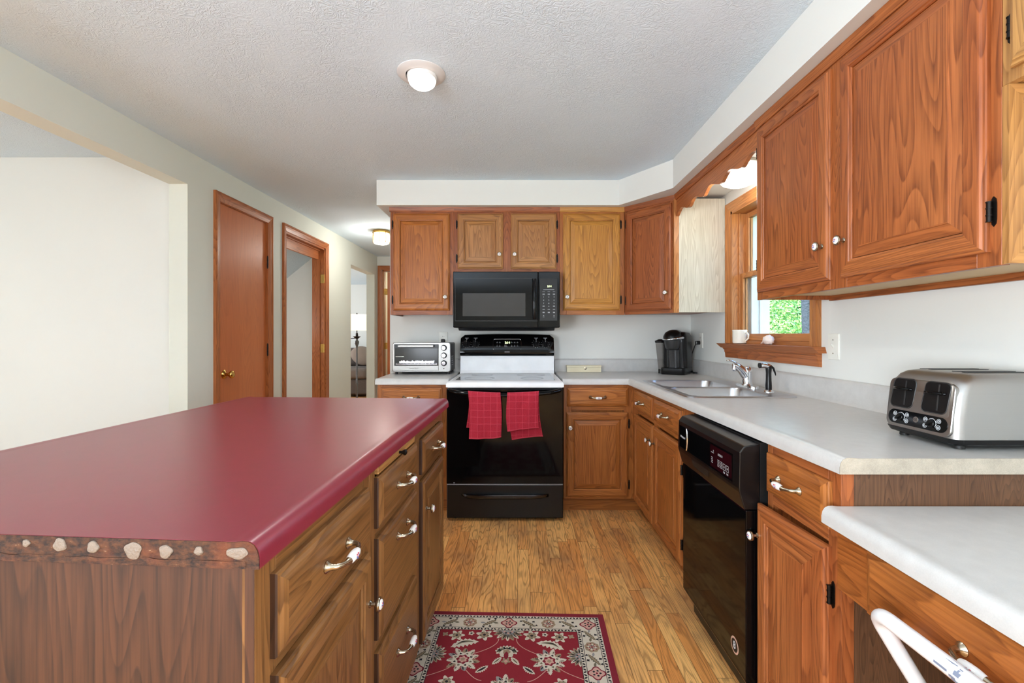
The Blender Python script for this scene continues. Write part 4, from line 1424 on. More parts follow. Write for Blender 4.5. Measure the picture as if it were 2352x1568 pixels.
drawer(u, FI, 0.975, 1.342, 0.714, 0.838, ISLE)
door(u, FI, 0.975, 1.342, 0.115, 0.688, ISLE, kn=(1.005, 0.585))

# ------------------------------------------------------------------ desk section, lower right
t = thing('desk', 'low built-in desk with white laminate top and oak drawer, bottom right', 'desk', (1.05, 0.65, 0))
DZ = 0.795
mb = MB()
nz = [(d, z - CT + DZ) for d, z in NOSE]
mb.loft([[V((0.736 + d, y, z)) for d, z in nz] for y in (0.12, 1.1185)], 0)
mb.box(0.782, 1.408, 0.12, 1.1185, DZ - 0.038, DZ)
obj('desk_top', mb, COUNTER, t, smooth=50)
FDK = Fr((0.776, 0, 0), (0, -1, 0), (-1, 0, 0))
mb = MB()
mb.fbox(FDK, -1.1195, -1.010, 0.597, DZ - 0.0385, -0.020, 0.0)
mb.fbox(FDK, -1.010, -0.20, 0.735, DZ - 0.0385, -0.020, 0.0)
mb.fbox(FDK, -1.010, -0.20, 0.597, 0.615, -0.020, 0.0)
obj('apron', mb, BASE[1], t)
mb = MB(); mb.fbox(FDK, -1.00, -0.25, 0.62, 0.73, -0.45, -0.02)
obj('drawer_box', mb, CLEAT, t)
d_ = drawer(t, FDK, -1.013, -0.30, 0.600, 0.738, BASE, at=(-0.735, 0.676))
mb = MB(); mb.fbox(FDK, -0.20, -0.12, 0.0, DZ - 0.0385, -0.62, 0.0)
obj('support_panel', mb, LAMI, t)

# white step stool leaning under the desk edge
t = thing('step_stool', 'white tubular metal step stool leaning against the desk drawer', 'stool', (0.9, 0.78, 0))
r_ = 0.0145
hx, hz = 0.700, 0.672
def leg_pt(s, y):          # s from the hoop down to the floor
    return V((hx + 0.62 * s * 0.66, y, hz - hz * s))
for y, sg in ((0.915, 1), (0.560, -1)):
    mb = MB()
    arc = []
    for k in range(9):
        w = R(90 * k / 8)
        arc.append(V((hx + (0.05 * (1 - math.cos(w))) * 0.52, y - sg * 0.05 + sg * 0.05 * math.sin(w) , hz - 0.05 * (1 - math.cos(w)) * 0.85)))
    end = arc[-1]
    foot = V((1.10, y + sg * 0.01, 0.024))
    path = arc + [end.lerp(foot, f) for f in (0.1, 0.3, 0.6, 1.0)]
    mb.tube(path, [r_] * 9 + [r_ * 1.05, r_, r_, r_], 14)
    lg = obj('leg', mb, WHITE, t, smooth=60)
    mb = MB()
    mb.tube([end.lerp(foot, f) for f in (0.30, 0.31, 0.42, 0.43)], [0.017, 0.0195, 0.0195, 0.017], 14)
    obj('pivot_sleeve', mb, BLACK_S, lg, smooth=50)
    mb = MB()
    mb.lathe((1.10, y + sg * 0.01, 0.0), (0, 0, 1), [(0.02, 0), (0.02, 0.02), (0.016, 0.032)], 16)
    obj('rubber_foot', mb, BLACK_M, lg, smooth=50)
mb = MB()
mb.tube([V((hx, 0.560 + 0.05, hz)), V((hx, 0.65, hz)), V((hx, 0.75, hz + 0.001)), V((hx, 0.85, hz)), V((hx, 0.915 - 0.05, hz))], r_, 14)
hp = obj('top_rail', mb, WHITE, t, smooth=60)
mb = MB()
import mathutils
for i in range(70):
    y0 = 0.690 + 0.075 * i / 70
    for k in range(26):
        w = 2 * math.pi * k / 26
        q = mathutils.noise.noise(V((y0 * 70, math.cos(w) * 2.2, math.sin(w) * 2.2)))
        m_ = math.cos(w - R(115))
        if q > 0.02 + 0.9 * abs((y0 - 0.738) / 0.06) and m_ > 0.1:
            c_ = []
            for yy, ww in ((y0, w), (y0 + 0.075 / 70, w), (y0 + 0.075 / 70, w + 2 * math.pi / 26), (y0, w + 2 * math.pi / 26)):
                c_.append(V((hx + math.cos(ww) * (r_ + 0.0006), yy, hz + math.sin(ww) * (r_ + 0.0006))))
            mb.face(c_)
bmesh.ops.remove_doubles(mb.bm, verts=mb.bm.verts[:], dist=1e-5)
obj('chipped_paint', mb, plain('chipped_blue_grey', (128, 136, 156), 0.5), hp, smooth=60)
for s in (0.36, 0.80):
    mb = MB()
    p0, p1 = leg_pt(s, 0.0), leg_pt(s, 0.0)
    e0 = V((hx + 0.026, 0.915, hz - 0.0425)).lerp(V((1.10, 0.925, 0.024)), s)
    e1 = V((hx + 0.026, 0.560, hz - 0.0425)).lerp(V((1.10, 0.550, 0.024)), s)
    mb.cyl(e0, e1, 0.011, 14)
    obj('cross_bar', mb, WHITE, t, smooth=50)
mb = MB()
e0 = V((hx + 0.026, 0.915, hz - 0.0425)); f0 = V((1.10, 0.925, 0.024))
q = [e0.lerp(f0, 0.70), e0.lerp(f0, 0.78)]
mb.hexa([V((q[0].x - 0.01, 0.575, q[0].z)), V((q[0].x - 0.01, 0.90, q[0].z)), V((q[1].x - 0.01, 0.90, q[1].z)), V((q[1].x - 0.01, 0.575, q[1].z)),
         V((q[0].x + 0.16, 0.575, q[0].z + 0.14)), V((q[0].x + 0.16, 0.90, q[0].z + 0.14)), V((q[1].x + 0.16, 0.90, q[1].z + 0.14)), V((q[1].x + 0.16, 0.575, q[1].z + 0.14))])
obj('step', mb, BLACK_M, t, bevel=0.004)

CTT = CT + 0.0008
# ------------------------------------------------------------------ toaster
t = thing('toaster', 'stainless four-slice toaster on the countertop near the right edge', 'toaster', (1.25, 1.287, CT))
ty0, ty1 = 1.172, 1.402
mb = MB()
rings = []
for z, x0, dy, r in ((0.942, 1.113, 0.0, 0.024), (1.000, 1.114, 0.0, 0.026), (1.050, 1.120, 0.001, 0.028), (1.080, 1.128, 0.004, 0.03), (1.096, 1.137, 0.010, 0.032), (1.106, 1.150, 0.022, 0.03), (1.111, 1.175, 0.045, 0.02)):
    rings.append(rrect(x0, 1.386 - (x0 - 1.113) * 0.4, ty0 + dy, ty1 - dy, r, z, 8))
mb.loft(rings)
obj('shell', mb, STEEL_X, t, smooth=60)
mb = MB()
mb.loft([rrect(1.135, 1.375, ty0 + 0.02, ty1 - 0.02, 0.02, CT + 0.008, 8), rrect(1.117, 1.382, ty0 + 0.003, ty1 - 0.003, 0.025, CT + 0.016, 8), rrect(1.111, 1.388, ty0 - 0.002, ty1 + 0.002, 0.026, 0.9425, 8)])
obj('base', mb, BLACK_S, t, smooth=40)
for x in (1.15, 1.36):
    for y in (ty0 + 0.03, ty1 - 0.03):
        mb = MB()
        mb.cyl((x, y, CTT), (x, y, CT + 0.012), 0.012, 14)
        obj('foot', mb, BLACK_M, t, smooth=40)
for y in (1.222, 1.250, 1.322, 1.350):
    mb = MB()
    mb.loft([rrect(1.180, 1.345, y - 0.008, y + 0.008, 0.006, 1.1105, 4), rrect(1.180, 1.345, y - 0.008, y + 0.008, 0.006, 1.1122, 4)])
    obj('slot', mb, BLACK_M, t)
TN = V((-1, 0, 0.115)).normalized()
FT = FrS(V((1.1125, 1.287, 0.9425)), (0, -1, 0), TN)
def stadium(F, a0, a1, b0, b1, r, c0, c1, skew=0.0, n=6):
    rr = rrect(a0, a1, b0, b1, r, 0, n)
    return [[F.p(p.x + skew * (p.y - (b0 + b1) / 2), p.y, c) for p in rr] for c in (c0, c1)]
mb = MB()
rp = rrect(-0.104, 0.104, 0.001, 0.142, 0.02, 0, 6)
mb.loft([[FT.p(p.x, p.y, -0.006) for p in rp], [FT.p(p.x, p.y, 0.0030) for p in rp], [FT.p(p.x * 0.985, p.y * 0.985 + 0.001, 0.0045) for p in rp]])
fp = obj('front_plate', mb, STEEL_Y, t, smooth=40)
for a in (-0.052, 0.052):
    mb = MB()
    mb.loft(stadium(FT, a - 0.036, a + 0.036, 0.060, 0.140, 0.013, 0.0035, 0.0062, skew=0.10))
    w_ = obj('lever_well', mb, BLACK_S, fp, smooth=40)
    mb = MB()
    o_ = stadium(FT, a - 0.0375, a + 0.0375, 0.0585, 0.1415, 0.0145, 0.0046, 0.0046, skew=0.10)[0]
    mb.tube(o_ + o_[:2], 0.0018, 8)
    mb.fbox(FT, a + 0.006, a + 0.010, 0.066, 0.136, 0.0060, 0.0068)
    obj('well_rim', mb, CHAR, fp, smooth=50)
    mb = MB()
    mb.tube([FT.p(a - 0.026, 0.112, 0.006), FT.p(a - 0.022, 0.112, 0.014), FT.p(a, 0.1115, 0.020), FT.p(a + 0.022, 0.112, 0.014), FT.p(a + 0.028, 0.112, 0.006)], [0.0035, 0.0042, 0.0045, 0.0042, 0.0035], 12)
    mb.fbox(FT, a - 0.024, a + 0.028, 0.1095, 0.1145, 0.006, 0.015)
    obj('lever', mb, BLACK, fp, smooth=50)
mb = MB()
mb.loft(stadium(FT, -0.094, 0.094, 0.010, 0.050, 0.0195, 0.0035, 0.0060, n=10))
pn = obj('control_panel', mb, BLACK, fp, smooth=40)
def ringat(a, b, r, w, c=0.0064):
    mb.tube([FT.p(a + r * math.cos(2 * math.pi * k / 20), b + r * math.sin(2 * math.pi * k / 20), c) for k in range(21)], w, 6)
for a in (-0.050, 0.050):
    mb = MB()
    for k in range(15):
        w = R(215 - 250 * k / 14)
        mb.fbox(FT, a + 0.0135 * math.cos(w) - 0.0007, a + 0.0135 * math.cos(w) + 0.0007, 0.030 + 0.0135 * math.sin(w) - 0.0007, 0.030 + 0.0135 * math.sin(w) + 0.0007, 0.006, 0.0066)
    pth = [FT.p(a + 0.0125 * math.cos(R(215 - 250 * k / 20)), 0.030 + 0.0125 * math.sin(R(215 - 250 * k / 20)), 0.0064) for k in range(21)]
    mb.tube(pth, 0.0005, 6)
    for da, db in ((-0.020, 0.038), (-0.020, 0.021), (0.020, 0.039), (0.020, 0.022)):
        ringat(a + da, db, 0.0058, 0.0006)
        ringat(a + da, db, 0.0026, 0.0008)
    obj('printed_symbols', mb, PRINT, pn)
for a in (-0.050, 0.050):
    mb = MB()
    mb.lathe(FT.p(a, 0.030, 0.006), TN, [(0.0105, 0), (0.0105, 0.005), (0.0095, 0.006), (0.0, 0.006)], 20)
    mb.fbox(FrS(FT.p(a, 0.030, 0.006), (FT.u * 0.82 + FT.w * 0.57), TN), -0.010, 0.010, -0.0025, 0.0025, 0.005, 0.011)
    obj('browning_knob', mb, BLACK_S, pn, smooth=40)
mb = MB(); mb.lathe(FT.p(0.0, 0.031, 0.006), TN, [(0.0085, 0), (0.008, 0.0012), (0.0, 0.0014)], 24)
lg_ = obj('badge', mb, STEEL_X, pn, smooth=40)
text('badge_text', 'GE', 0.0095, FT, 0.0, 0.031, 0.0076, PRINT_D, pn)

# ------------------------------------------------------------------ toaster oven
FTO = Fr((-0.720, 3.462, CTT), (1, 0, 0), (0, -1, 0))
t = thing('toaster_oven', 'silver countertop toaster oven with three knobs, left of the stove', 'oven', (-0.720, 3.6, CT))
mb = MB(); mb.fbox(FTO, -0.214, 0.214, 0.018, 0.238, -0.265, -0.004)
obj('housing', mb, plain('dark_oven_case', (58, 60, 64), 0.35, metal=0.4), t, bevel=0.010)
for a in (-0.195, 0.195):
    for c in (-0.03, -0.24):
        mb = MB()
        mb.cyl(FTO.p(a, 0.0, c), FTO.p(a, 0.020, c), 0.010, 12)
        obj('foot', mb, BLACK_M, t, smooth=40)
mb = MB()
ro = rrect(-0.217, 0.217, 0.018, 0.240, 0.018, 0)
ri = rrect(-0.203, 0.128, 0.028, 0.228, 0.010, 0)
mb.loft([[FTO.p(p.x, p.y, -0.010) for p in ro], [FTO.p(p.x, p.y, 0.004) for p in ro], [FTO.p(p.x * 0.985, (p.y - 0.129) * 0.97 + 0.129, 0.008) for p in ro]])
fcv = obj('front_frame', mb, STEEL_X, t, smooth=40)
mb = MB(); mb.fbox(FTO, -0.203, 0.128, 0.030, 0.226, 0.004, 0.013)
do = obj('glass_door', mb, plain('oven_glass', (56, 56, 54), 0.14, spec=0.15), t, bevel=0.004)
mb = MB(); mb.fbox(FTO, -0.203, 0.128, 0.030, 0.066, 0.012, 0.016); 
obj('lower_band', mb, STEEL_X, do, bevel=0.002)
mb = MB(); mb.fbox(FTO, -0.203, 0.128, 0.196, 0.226, 0.012, 0.015)
obj('upper_band', mb, BLACK_S, do, bevel=0.002)
mb = MB()
mb.fbox(FTO, -0.170, 0.095, 0.204, 0.221, 0.030, 0.042)
for a in (-0.160, 0.085):
    mb.fbox(FTO, a - 0.008, a + 0.008, 0.207, 0.218, 0.014, 0.032)
obj('door_handle', mb, STEEL_X, do, bevel=0.003)
mb = MB()                                                 # rack and foil tray glimpsed through the glass
for k in range(12):
    a = -0.188 + 0.302 * k / 11
    mb.fbox(FTO, a - 0.0012, a + 0.0012, 0.078, 0.082, 0.012, 0.0138)
mb.fbox(FTO, -0.192, 0.118, 0.074, 0.077, 0.012, 0.0140)
mb.fbox(FTO, -0.192, 0.118, 0.083, 0.0845, 0.012, 0.0140)
mb.fbox(FTO, -0.192, -0.130, 0.132, 0.134, 0.012, 0.0138)
obj('wire_rack', mb, CHROME, do)
mb = MB()
prev = []
for k in range(41):
    a = -0.165 + 0.26 * k / 40
    h = 0.096 + 0.010 * random.random()
    prev.append((a, h))
mb.loft([[FTO.p(a, 0.086, c) for a, h in prev] + [FTO.p(a, h, c) for a, h in reversed(prev)] for c in (0.0125, 0.0136)])
obj('foil_tray', mb, CHROME, do)
text('brand_text', 'Hamilton Beach', 0.0105, FTO, -0.055, 0.047, 0.0161, PRINT_D, do)
for b in (0.199, 0.142, 0.084):
    mb = MB()
    mb.lathe(FTO.p(0.168, b, 0.008), FTO.n, [(0.022, 0), (0.022, 0.004), (0.0185, 0.007), (0.0180, 0.018)], 24)
    kb = obj('control_knob', mb, BLACK_S, fcv, smooth=40)
    mb = MB()
    mb.lathe(FTO.p(0.168, b, 0.026), FTO.n, [(0.0140, -0.001), (0.0140, 0.002), (0.0, 0.002)], 24)
    obj('knob_cap', mb, CHROME, fcv, smooth=40)
mb = MB(); mb.lathe(FTO.p(0.168, 0.044, 0.008), FTO.n, [(0.004, 0), (0.004, 0.002), (0, 0.0025)], 12)
obj('power_light', mb, MAROON, fcv, smooth=40)
mb = MB()
for i in range(3):
    for k in range(5):
        y = 3.54 + i * 0.032
        mb.box(-0.5058, -0.5045, y, y + 0.022, CT + 0.065 + 0.016 * k, CT + 0.072 + 0.016 * k)
obj('side_vents', mb, PRINT_G, t)

# ------------------------------------------------------------------ coffee maker
KN = V((-0.56, -0.83, 0)).normalized()
FK2 = Fr((1.205, 3.530, CTT), (-KN.y, KN.x, 0), KN)
def fring(F, a0, a1, c0, c1, r, b, n=6):
    return [F.p(p.x, b, p.y) for p in rrect(a0, a1, c0, c1, r, 0, n)]
t = thing('coffee_maker', 'black pod coffee maker with a silver handle in the counter corner', 'coffee maker', (1.205, 3.530, CT))
mb = MB()
mb.loft([fring(FK2, -0.078, 0.098, -0.125, 0.118, 0.03, 0.0), fring(FK2, -0.080, 0.100, -0.128, 0.122, 0.03, 0.006), fring(FK2, -0.080, 0.100, -0.128, 0.122, 0.03, 0.046), fring(FK2, -0.076, 0.096, -0.124, 0.116, 0.03, 0.050)])
obj('drip_tray', mb, BLACK_S, t, smooth=50)
mb = MB()
mb.loft([fring(FK2, -0.076, 0.100, -0.125, 0.060, 0.03, 0.050), fring(FK2, -0.076, 0.100, -0.128, 0.070, 0.035, 0.14), fring(FK2, -0.076, 0.100, -0.130, 0.085, 0.04, 0.235), fring(FK2, -0.074, 0.098, -0.128, 0.090, 0.04, 0.285), fring(FK2, -0.060, 0.088, -0.110, 0.075, 0.05, 0.312), fring(FK2, -0.030, 0.055, -0.07, 0.03, 0.035, 0.320)])
obj('body', mb, BLACK_S, t, smooth=60)
mb = MB()
mb.loft([fring(FK2, -0.048, 0.056, 0.0, 0.086, 0.035, 0.0505), fring(FK2, -0.048, 0.056, 0.0, 0.090, 0.035, 0.120), fring(FK2, -0.048, 0.056, 0.0, 0.096, 0.035, 0.200)])
obj('front_column', mb, plain('charcoal_gloss', (40, 41, 42), 0.22), t, smooth=60)
mb = MB()
mb.loft([fring(FK2, -0.040, 0.045, 0.03, 0.120, 0.040, 0.182), fring(FK2, -0.050, 0.055, 0.02, 0.132, 0.050, 0.200), fring(FK2, -0.062, 0.067, 0.0, 0.140, 0.060, 0.256)])
obj('brew_head', mb, CHAR, t, smooth=60)
mb = MB()
mb.loft([fring(FK2, -0.066, 0.070, -0.06, 0.142, 0.065, 0.262), fring(FK2, -0.066, 0.070, -0.06, 0.142, 0.065, 0.285), fring(FK2, -0.056, 0.060, -0.05, 0.125, 0.058, 0.312), fring(FK2, -0.03, 0.034, -0.03, 0.09, 0.03, 0.330), fring(FK2, -0.01, 0.012, -0.01, 0.05, 0.01, 0.335)])
obj('lid', mb, BLACK_S, t, smooth=60)
mb = MB()
pth = []
for k in range(17):
    w = R(-20 + 220 * k / 16)
    pth.append(FK2.p(0.002 + 0.073 * math.cos(w), 0.262 + 0.012 * max(0, math.cos(w)), 0.070 + 0.078 * math.sin(w)))
mb.tube(pth, [0.006 + 0.009 * max(0, 1 - k / 7) for k in range(17)], 10)
obj('handle', mb, CHROME, t, smooth=50)
SMOKE = plain('smoked_plastic', (120, 114, 108), 0.12)
SMOKE.node_tree.nodes['Principled BSDF'].inputs['Alpha'].default_value = 0.55
mb = MB()
mb.loft([fring(FK2, -0.118, -0.079, -0.110, 0.050, 0.015, 0.035), fring(FK2, -0.138, -0.079, -0.120, 0.060, 0.018, 0.235)])
obj('water_tank', mb, SMOKE, t, smooth=50)
mb = MB()
mb.loft([fring(FK2, -0.140, -0.078, -0.122, 0.062, 0.018, 0.235), fring(FK2, -0.142, -0.074, -0.122, 0.064, 0.018, 0.250), fring(FK2, -0.120, -0.070, -0.115, 0.050, 0.018, 0.262)])
obj('tank_lid', mb, BLACK_S, t, smooth=50)
mb = MB()
mb.loft([fring(FK2, -0.118, -0.079, -0.110, 0.050, 0.015, 0.0), fring(FK2, -0.118, -0.079, -0.110, 0.050, 0.015, 0.034)])
obj('tank_base', mb, BLACK_S, t, smooth=50)
mb = MB()
for k in range(3):
    mb.lathe(FK2.p(0.079 + 0.0005, 0.288 - 0.001 * k, 0.03 - 0.03 * k), V((0, 0, 1)), [(0.007, 0), (0.007, 0.003), (0, 0.003)], 12)
obj('button', mb, PRINT_G, t)
mb = MB()
pth = [V((1.285, 3.585, CT + 0.03)), V((1.325, 3.575, CT + 0.02)), V((1.355, 3.555, CT + 0.0075)), V((1.372, 3.530, CT + 0.007)), V((1.36, 3.50, CT + 0.007)), V((1.338, 3.51, CT + 0.007)), V((1.345, 3.55, CT + 0.010)), V((1.352, 3.60, CT + 0.05)), V((1.360, 3.60, CT + 0.15)), V((1.372, 3.565, CT + 0.22)), V((1.388, 3.545, 1.150))]
mb.tube(pth, 0.004, 8)
obj('power_cord', mb, BLACK_S, t, smooth=60)
mb = MB()
mb.box(1.366, 1.398, 3.530, 3.556, 1.136, 1.164)
obj('plug', mb, BLACK_S, t, bevel=0.005)

# ------------------------------------------------------------------ plates on the walls
def plate(name, label, cat, F, a, b, group=None):
    t = thing(name, label, cat, F.p(a, b, 0), group)
    mb = MB()
    rr = rrect(-0.036, 0.036, -0.058, 0.058, 0.004, 0)
    mb.loft([[F.p(a + p.x, b + p.y, 0.0) for p in rr], [F.p(a + p.x, b + p.y, 0.003) for p in rr], [F.p(a + p.x * 0.94, b + p.y * 0.96, 0.0055) for p in rr]])
    obj('cover_plate', mb, PLASTIC_W, t, smooth=40)
    return t
t = plate('light_switch', 'ivory toggle light switch on the wall right of the window', 'switch', FRW, -2.055, 1.158)
mb = MB()
mb.fbox(FRW, -2.060, -2.050, 1.146, 1.170, 0.004, 0.0065)
mb.prism([FRW.p(-2.0585, z, c) for z, c in ((1.152, 0.005), (1.164, 0.005), (1.172, 0.017), (1.166, 0.018))], FRW.u * 0.007)
obj('toggle', mb, PLASTIC_W, t)
mb = MB()
for z in (1.128, 1.188):
    mb.cyl(FRW.p(-2.055, z, 0.005), FRW.p(-2.055, z, 0.0066), 0.003, 10)
obj('screw', mb, NICKEL, t)
def outlet(label, F, a, b):
    t = plate('wall_outlet', label, 'outlet', F, a, b, 'wall outlets above the counter')
    for q in (-0.020, 0.020):
        mb = MB()
        rr = rrect(-0.017, 0.017, -0.014, 0.014, 0.012, 0)
        mb.loft([[F.p(a + p.x, b + q + p.y, 0.004) for p in rr], [F.p(a + p.x, b + q + p.y, 0.0068) for p in rr]])
        s_ = obj('socket', mb, PLASTIC_W, t, smooth=40)
        mb = MB()
        for da in (-0.006, 0.006):
            mb.fbox(F, a + da - 0.001, a + da + 0.001, b + q - 0.004, b + q + 0.004, 0.0066, 0.0071)
        obj('slots', mb, BLACK_M, s_)
    return t
FBW = Fr((0, YB, 0), (1, 0, 0), (0, -1, 0))
outlet('ivory wall outlet with a black plug behind the toaster oven', FBW, -0.605, 1.178)
outlet('ivory wall outlet feeding the coffee maker on the window wall', FRW, -3.545, 1.168)
t = thing('plug', 'black plug in the outlet above the toaster oven', 'plug', FBW.p(-0.605, 1.16, 0.007))
mb = MB(); mb.fbox(FBW, -0.621, -0.589, 1.142, 1.176, 0.0072, 0.030)
obj('plug_body', mb, BLACK_M, t, bevel=0.006)
mb = MB(); mb.tube([FBW.p(-0.605, 1.145, 0.022), FBW.p(-0.607, 1.12, 0.024), FBW.p(-0.62, 1.06, 0.026), FBW.p(-0.64, 0.98, 0.028)], 0.004, 8)
obj('power_cord', mb, BLACK_M, t, smooth=60)

# ------------------------------------------------------------------ small things on counter and sill
CREAM = plain('cream_paint', (222, 212, 182), 0.5)
t = thing('wooden_box', 'long cream wooden box with a latch on the counter right of the stove', 'box', (0.528, 3.70, CT))
FBX = Fr((0.528, 3.668, CTT), (1, 0, 0), (0, -1, 0))
mb = MB(); mb.fbox(FBX, -0.136, 0.136, 0.0, 0.038, -0.056, 0.0)
obj('box_body', mb, CREAM, t, bevel=0.002)
mb = MB(); mb.fbox(FBX, -0.138, 0.138, 0.0385, 0.053, -0.058, 0.002)
obj('lid', mb, CREAM, t, bevel=0.002)
mb = MB(); mb.lathe(FBX.p(0.01, 0.030, 0.001), FBX.n, [(0.011, 0), (0.011, 0.0025), (0.008, 0.004), (0, 0.004)], 16)
mb.fbox(FBX, 0.004, 0.016, 0.030, 0.045, 0.002, 0.004)
obj('latch', mb, NICKEL, t, smooth=40)

MUG = plain('cream_ceramic', (240, 236, 222), 0.2)
t = thing('mug', 'cream ceramic mug standing at the far end of the window stool', 'mug', (1.412, 2.935, WZ0))
mb = MB()
mb.lathe((1.412, 2.935, WZ0 + 0.0015), (0, 0, 1), [(0.034, 0), (0.041, 0.003), (0.0425, 0.012), (0.0425, 0.078), (0.044, 0.084), (0.0425, 0.0865), (0.040, 0.084), (0.0385, 0.012), (0.0, 0.008)], 32)
obj('cup', mb, MUG, t, smooth=50)
mb = MB()
mb.tube([V((1.412 + 0.02, 2.935 - 0.038, WZ0 + 0.068)), V((1.430, 2.885, WZ0 + 0.073)), V((1.434, 2.868, WZ0 + 0.058)), V((1.434, 2.868, WZ0 + 0.036)), V((1.428, 2.886, WZ0 + 0.020)), V((1.412 + 0.02, 2.935 - 0.038, WZ0 + 0.018))], 0.0055, 10)
obj('handle', mb, MUG, t, smooth=60)

SHELL = plain('sea_shell', (240, 228, 220), 0.35, bump=(60.0, 0.4, 0.003))
mb = MB()
rg = []
path = [V((1.398, 2.650, WZ0 + 0.008)), V((1.398, 2.632, WZ0 + 0.013)), V((1.398, 2.612, WZ0 + 0.020)), V((1.398, 2.590, WZ0 + 0.028)), V((1.400, 2.570, WZ0 + 0.029)), V((1.401, 2.556, WZ0 + 0.024)), V((1.401, 2.545, WZ0 + 0.022)), V((1.401, 2.538, WZ0 + 0.022))]
rad = [0.003, 0.006, 0.012, 0.024, 0.027, 0.021, 0.013, 0.003]
seg = 26
for i, (p, r) in enumerate(zip(path, rad)):
    ring = []
    for k in range(seg):
        w = 2 * math.pi * k / seg
        q = r * (1 + 0.10 * math.sin(7 * w + i))
        z = p.z + q * math.sin(w)
        ring.append(V((p.x + q * math.cos(w), p.y, max(z, WZ0 + 0.0013))))
    rg.append(ring)
mb.loft(rg)
sh = obj('seashell', mb, SHELL, org=(1.40, 2.58, WZ0), smooth=60)
tag(sh, 'white sea shell lying on the middle of the window stool', 'shell')

# ------------------------------------------------------------------ towels on the oven handle
def towel_mat():
    m, nt, b = new_mat('red_terry')
    g = NG(nt)
    tc = g.n('ShaderNodeTexCoord')
    vec = tc.outputs['Object']
    sep = g.n('ShaderNodeSeparateXYZ'); g.l(vec, sep.inputs[0])
    fx = g.math('ABSOLUTE', g.math('SUBTRACT', g.math('FRACT', g.math('DIVIDE', sep.outputs[0], 0.041)), 0.5))
    fz = g.math('ABSOLUTE', g.math('SUBTRACT', g.math('FRACT', g.math('DIVIDE', sep.outputs[2], 0.044)), 0.5))
    li = g.math('MAXIMUM', g.mapr(fx, 0.45, 0.49), g.mapr(fz, 0.45, 0.49))
    nz = g.noise(vec, 420.0, 3.0)
    col = g.mix(g.mapr(nz, 0.3, 0.7), lin((156, 17, 40)), lin((190, 38, 62)))
    col = g.mix(g.math('MULTIPLY', li, 0.5), col, lin((226, 84, 104)))
    g.l(col, b.inputs['Base Color'])
    b.inputs['Roughness'].default_value = 0.9
    b.inputs['Sheen Weight'].default_value = 0.4
    b.inputs['Sheen Tint'].default_value = lin((240, 120, 140))
    g.bump(g.math('ADD', g.math('MULTIPLY', nz, 0.5), g.math('MULTIPLY', li, 0.6)), 0.6, 0.004, b)
    return m
TERRY = towel_mat()
HEM = plain('towel_hem', (206, 64, 86), 0.9)

def towel(label, a0, a1, zf, zb, skew_f, skew_b, seed, slope=0.0):
    rs = random.Random(seed)
    aM = (a0 + a1) / 2
    def hb(a):
        s = (a + 0.352) / 0.704
        return 0.853 - 0.026 * (1 - (2 * s - 1) ** 2)
    t = thing('towel', label, 'towel', FO.p(aM, zf, 0.07), 'red towels on the oven handle')
    nu, nv = 28, 44
    def sheet(front):
        z_end = zf if front else zb
        sk = skew_f if front else skew_b
        rows = []
        for j in range(nv + 1):
            f = j / nv
            row = []
            for i in range(nu + 1):
                s = i / nu
                a = a0 + (a1 - a0) * s + sk * f ** 1.3 - 0.006 * math.sin(f * 4 + seed)
                ztop = hb(a) + 0.0165
                fold = (0.0055 * math.sin(s * 11 + seed + f * 2.2) + 0.006 * math.sin(s * 5.0 + seed * 2.1 - f * 3.0)) * f ** 0.7 + 0.0022 * math.sin(s * 17 + f * 9 + seed) * math.sin(f * 7 + seed)
                zend = z_end + slope * (s - 0.5) + 0.006 * math.sin(s * 3.0 + seed)
                if front:
                    if f < 0.12:
                        w = f / 0.12 * math.pi / 2
                        c = 0.056 + 0.0165 * math.sin(w)
                        z = hb(a) + 0.0165 * math.cos(w)
                    else:
                        q = (f - 0.12) / 0.88
                        c = 0.0725 + fold + 0.002
                        z = hb(a) + (zend - hb(a)) * q
                else:
                    if f < 0.12:
                        w = f / 0.12 * math.pi / 2
                        c = 0.056 - 0.0165 * math.sin(w)
                        z = hb(a) + 0.0165 * math.cos(w)
                    else:
                        q = (f - 0.12) / 0.88
                        c = max(0.015, 0.0395 - 0.018 * q + fold * 0.5)
                        z = hb(a) + (zend - hb(a)) * q
                row.append(FO.p(a, z, c))
            rows.append(row)
        return rows
    for front in (True, False):
        rows = sheet(front)
        mb = MB()
        vs = [[mb.bm.verts.new(p) for p in r] for r in rows]
        for j in range(nv):
            for i in range(nu):
                f = mb.bm.faces.new((vs[j][i], vs[j][i + 1], vs[j + 1][i + 1], vs[j + 1][i]))
                f.material_index = 1 if (j >= nv - 1) else 0
        o = obj('front_fall' if front else 'back_fall', mb, [TERRY, HEM], t, smooth=80)
        md = o.modifiers.new('cloth', 'SOLIDIFY')
        md.thickness = 0.004
        md.offset = 0
    return t
towel('red checked terry towel on the oven handle, left one with the longer front', -0.232, -0.028, 0.560, 0.622, 0.010, -0.012, 3.0, 0.016)
towel('red checked terry towel on the oven handle, right one with its back layer peeking out', 0.012, 0.212, 0.612, 0.548, 0.006, 0.034, 5.3, 0.010)

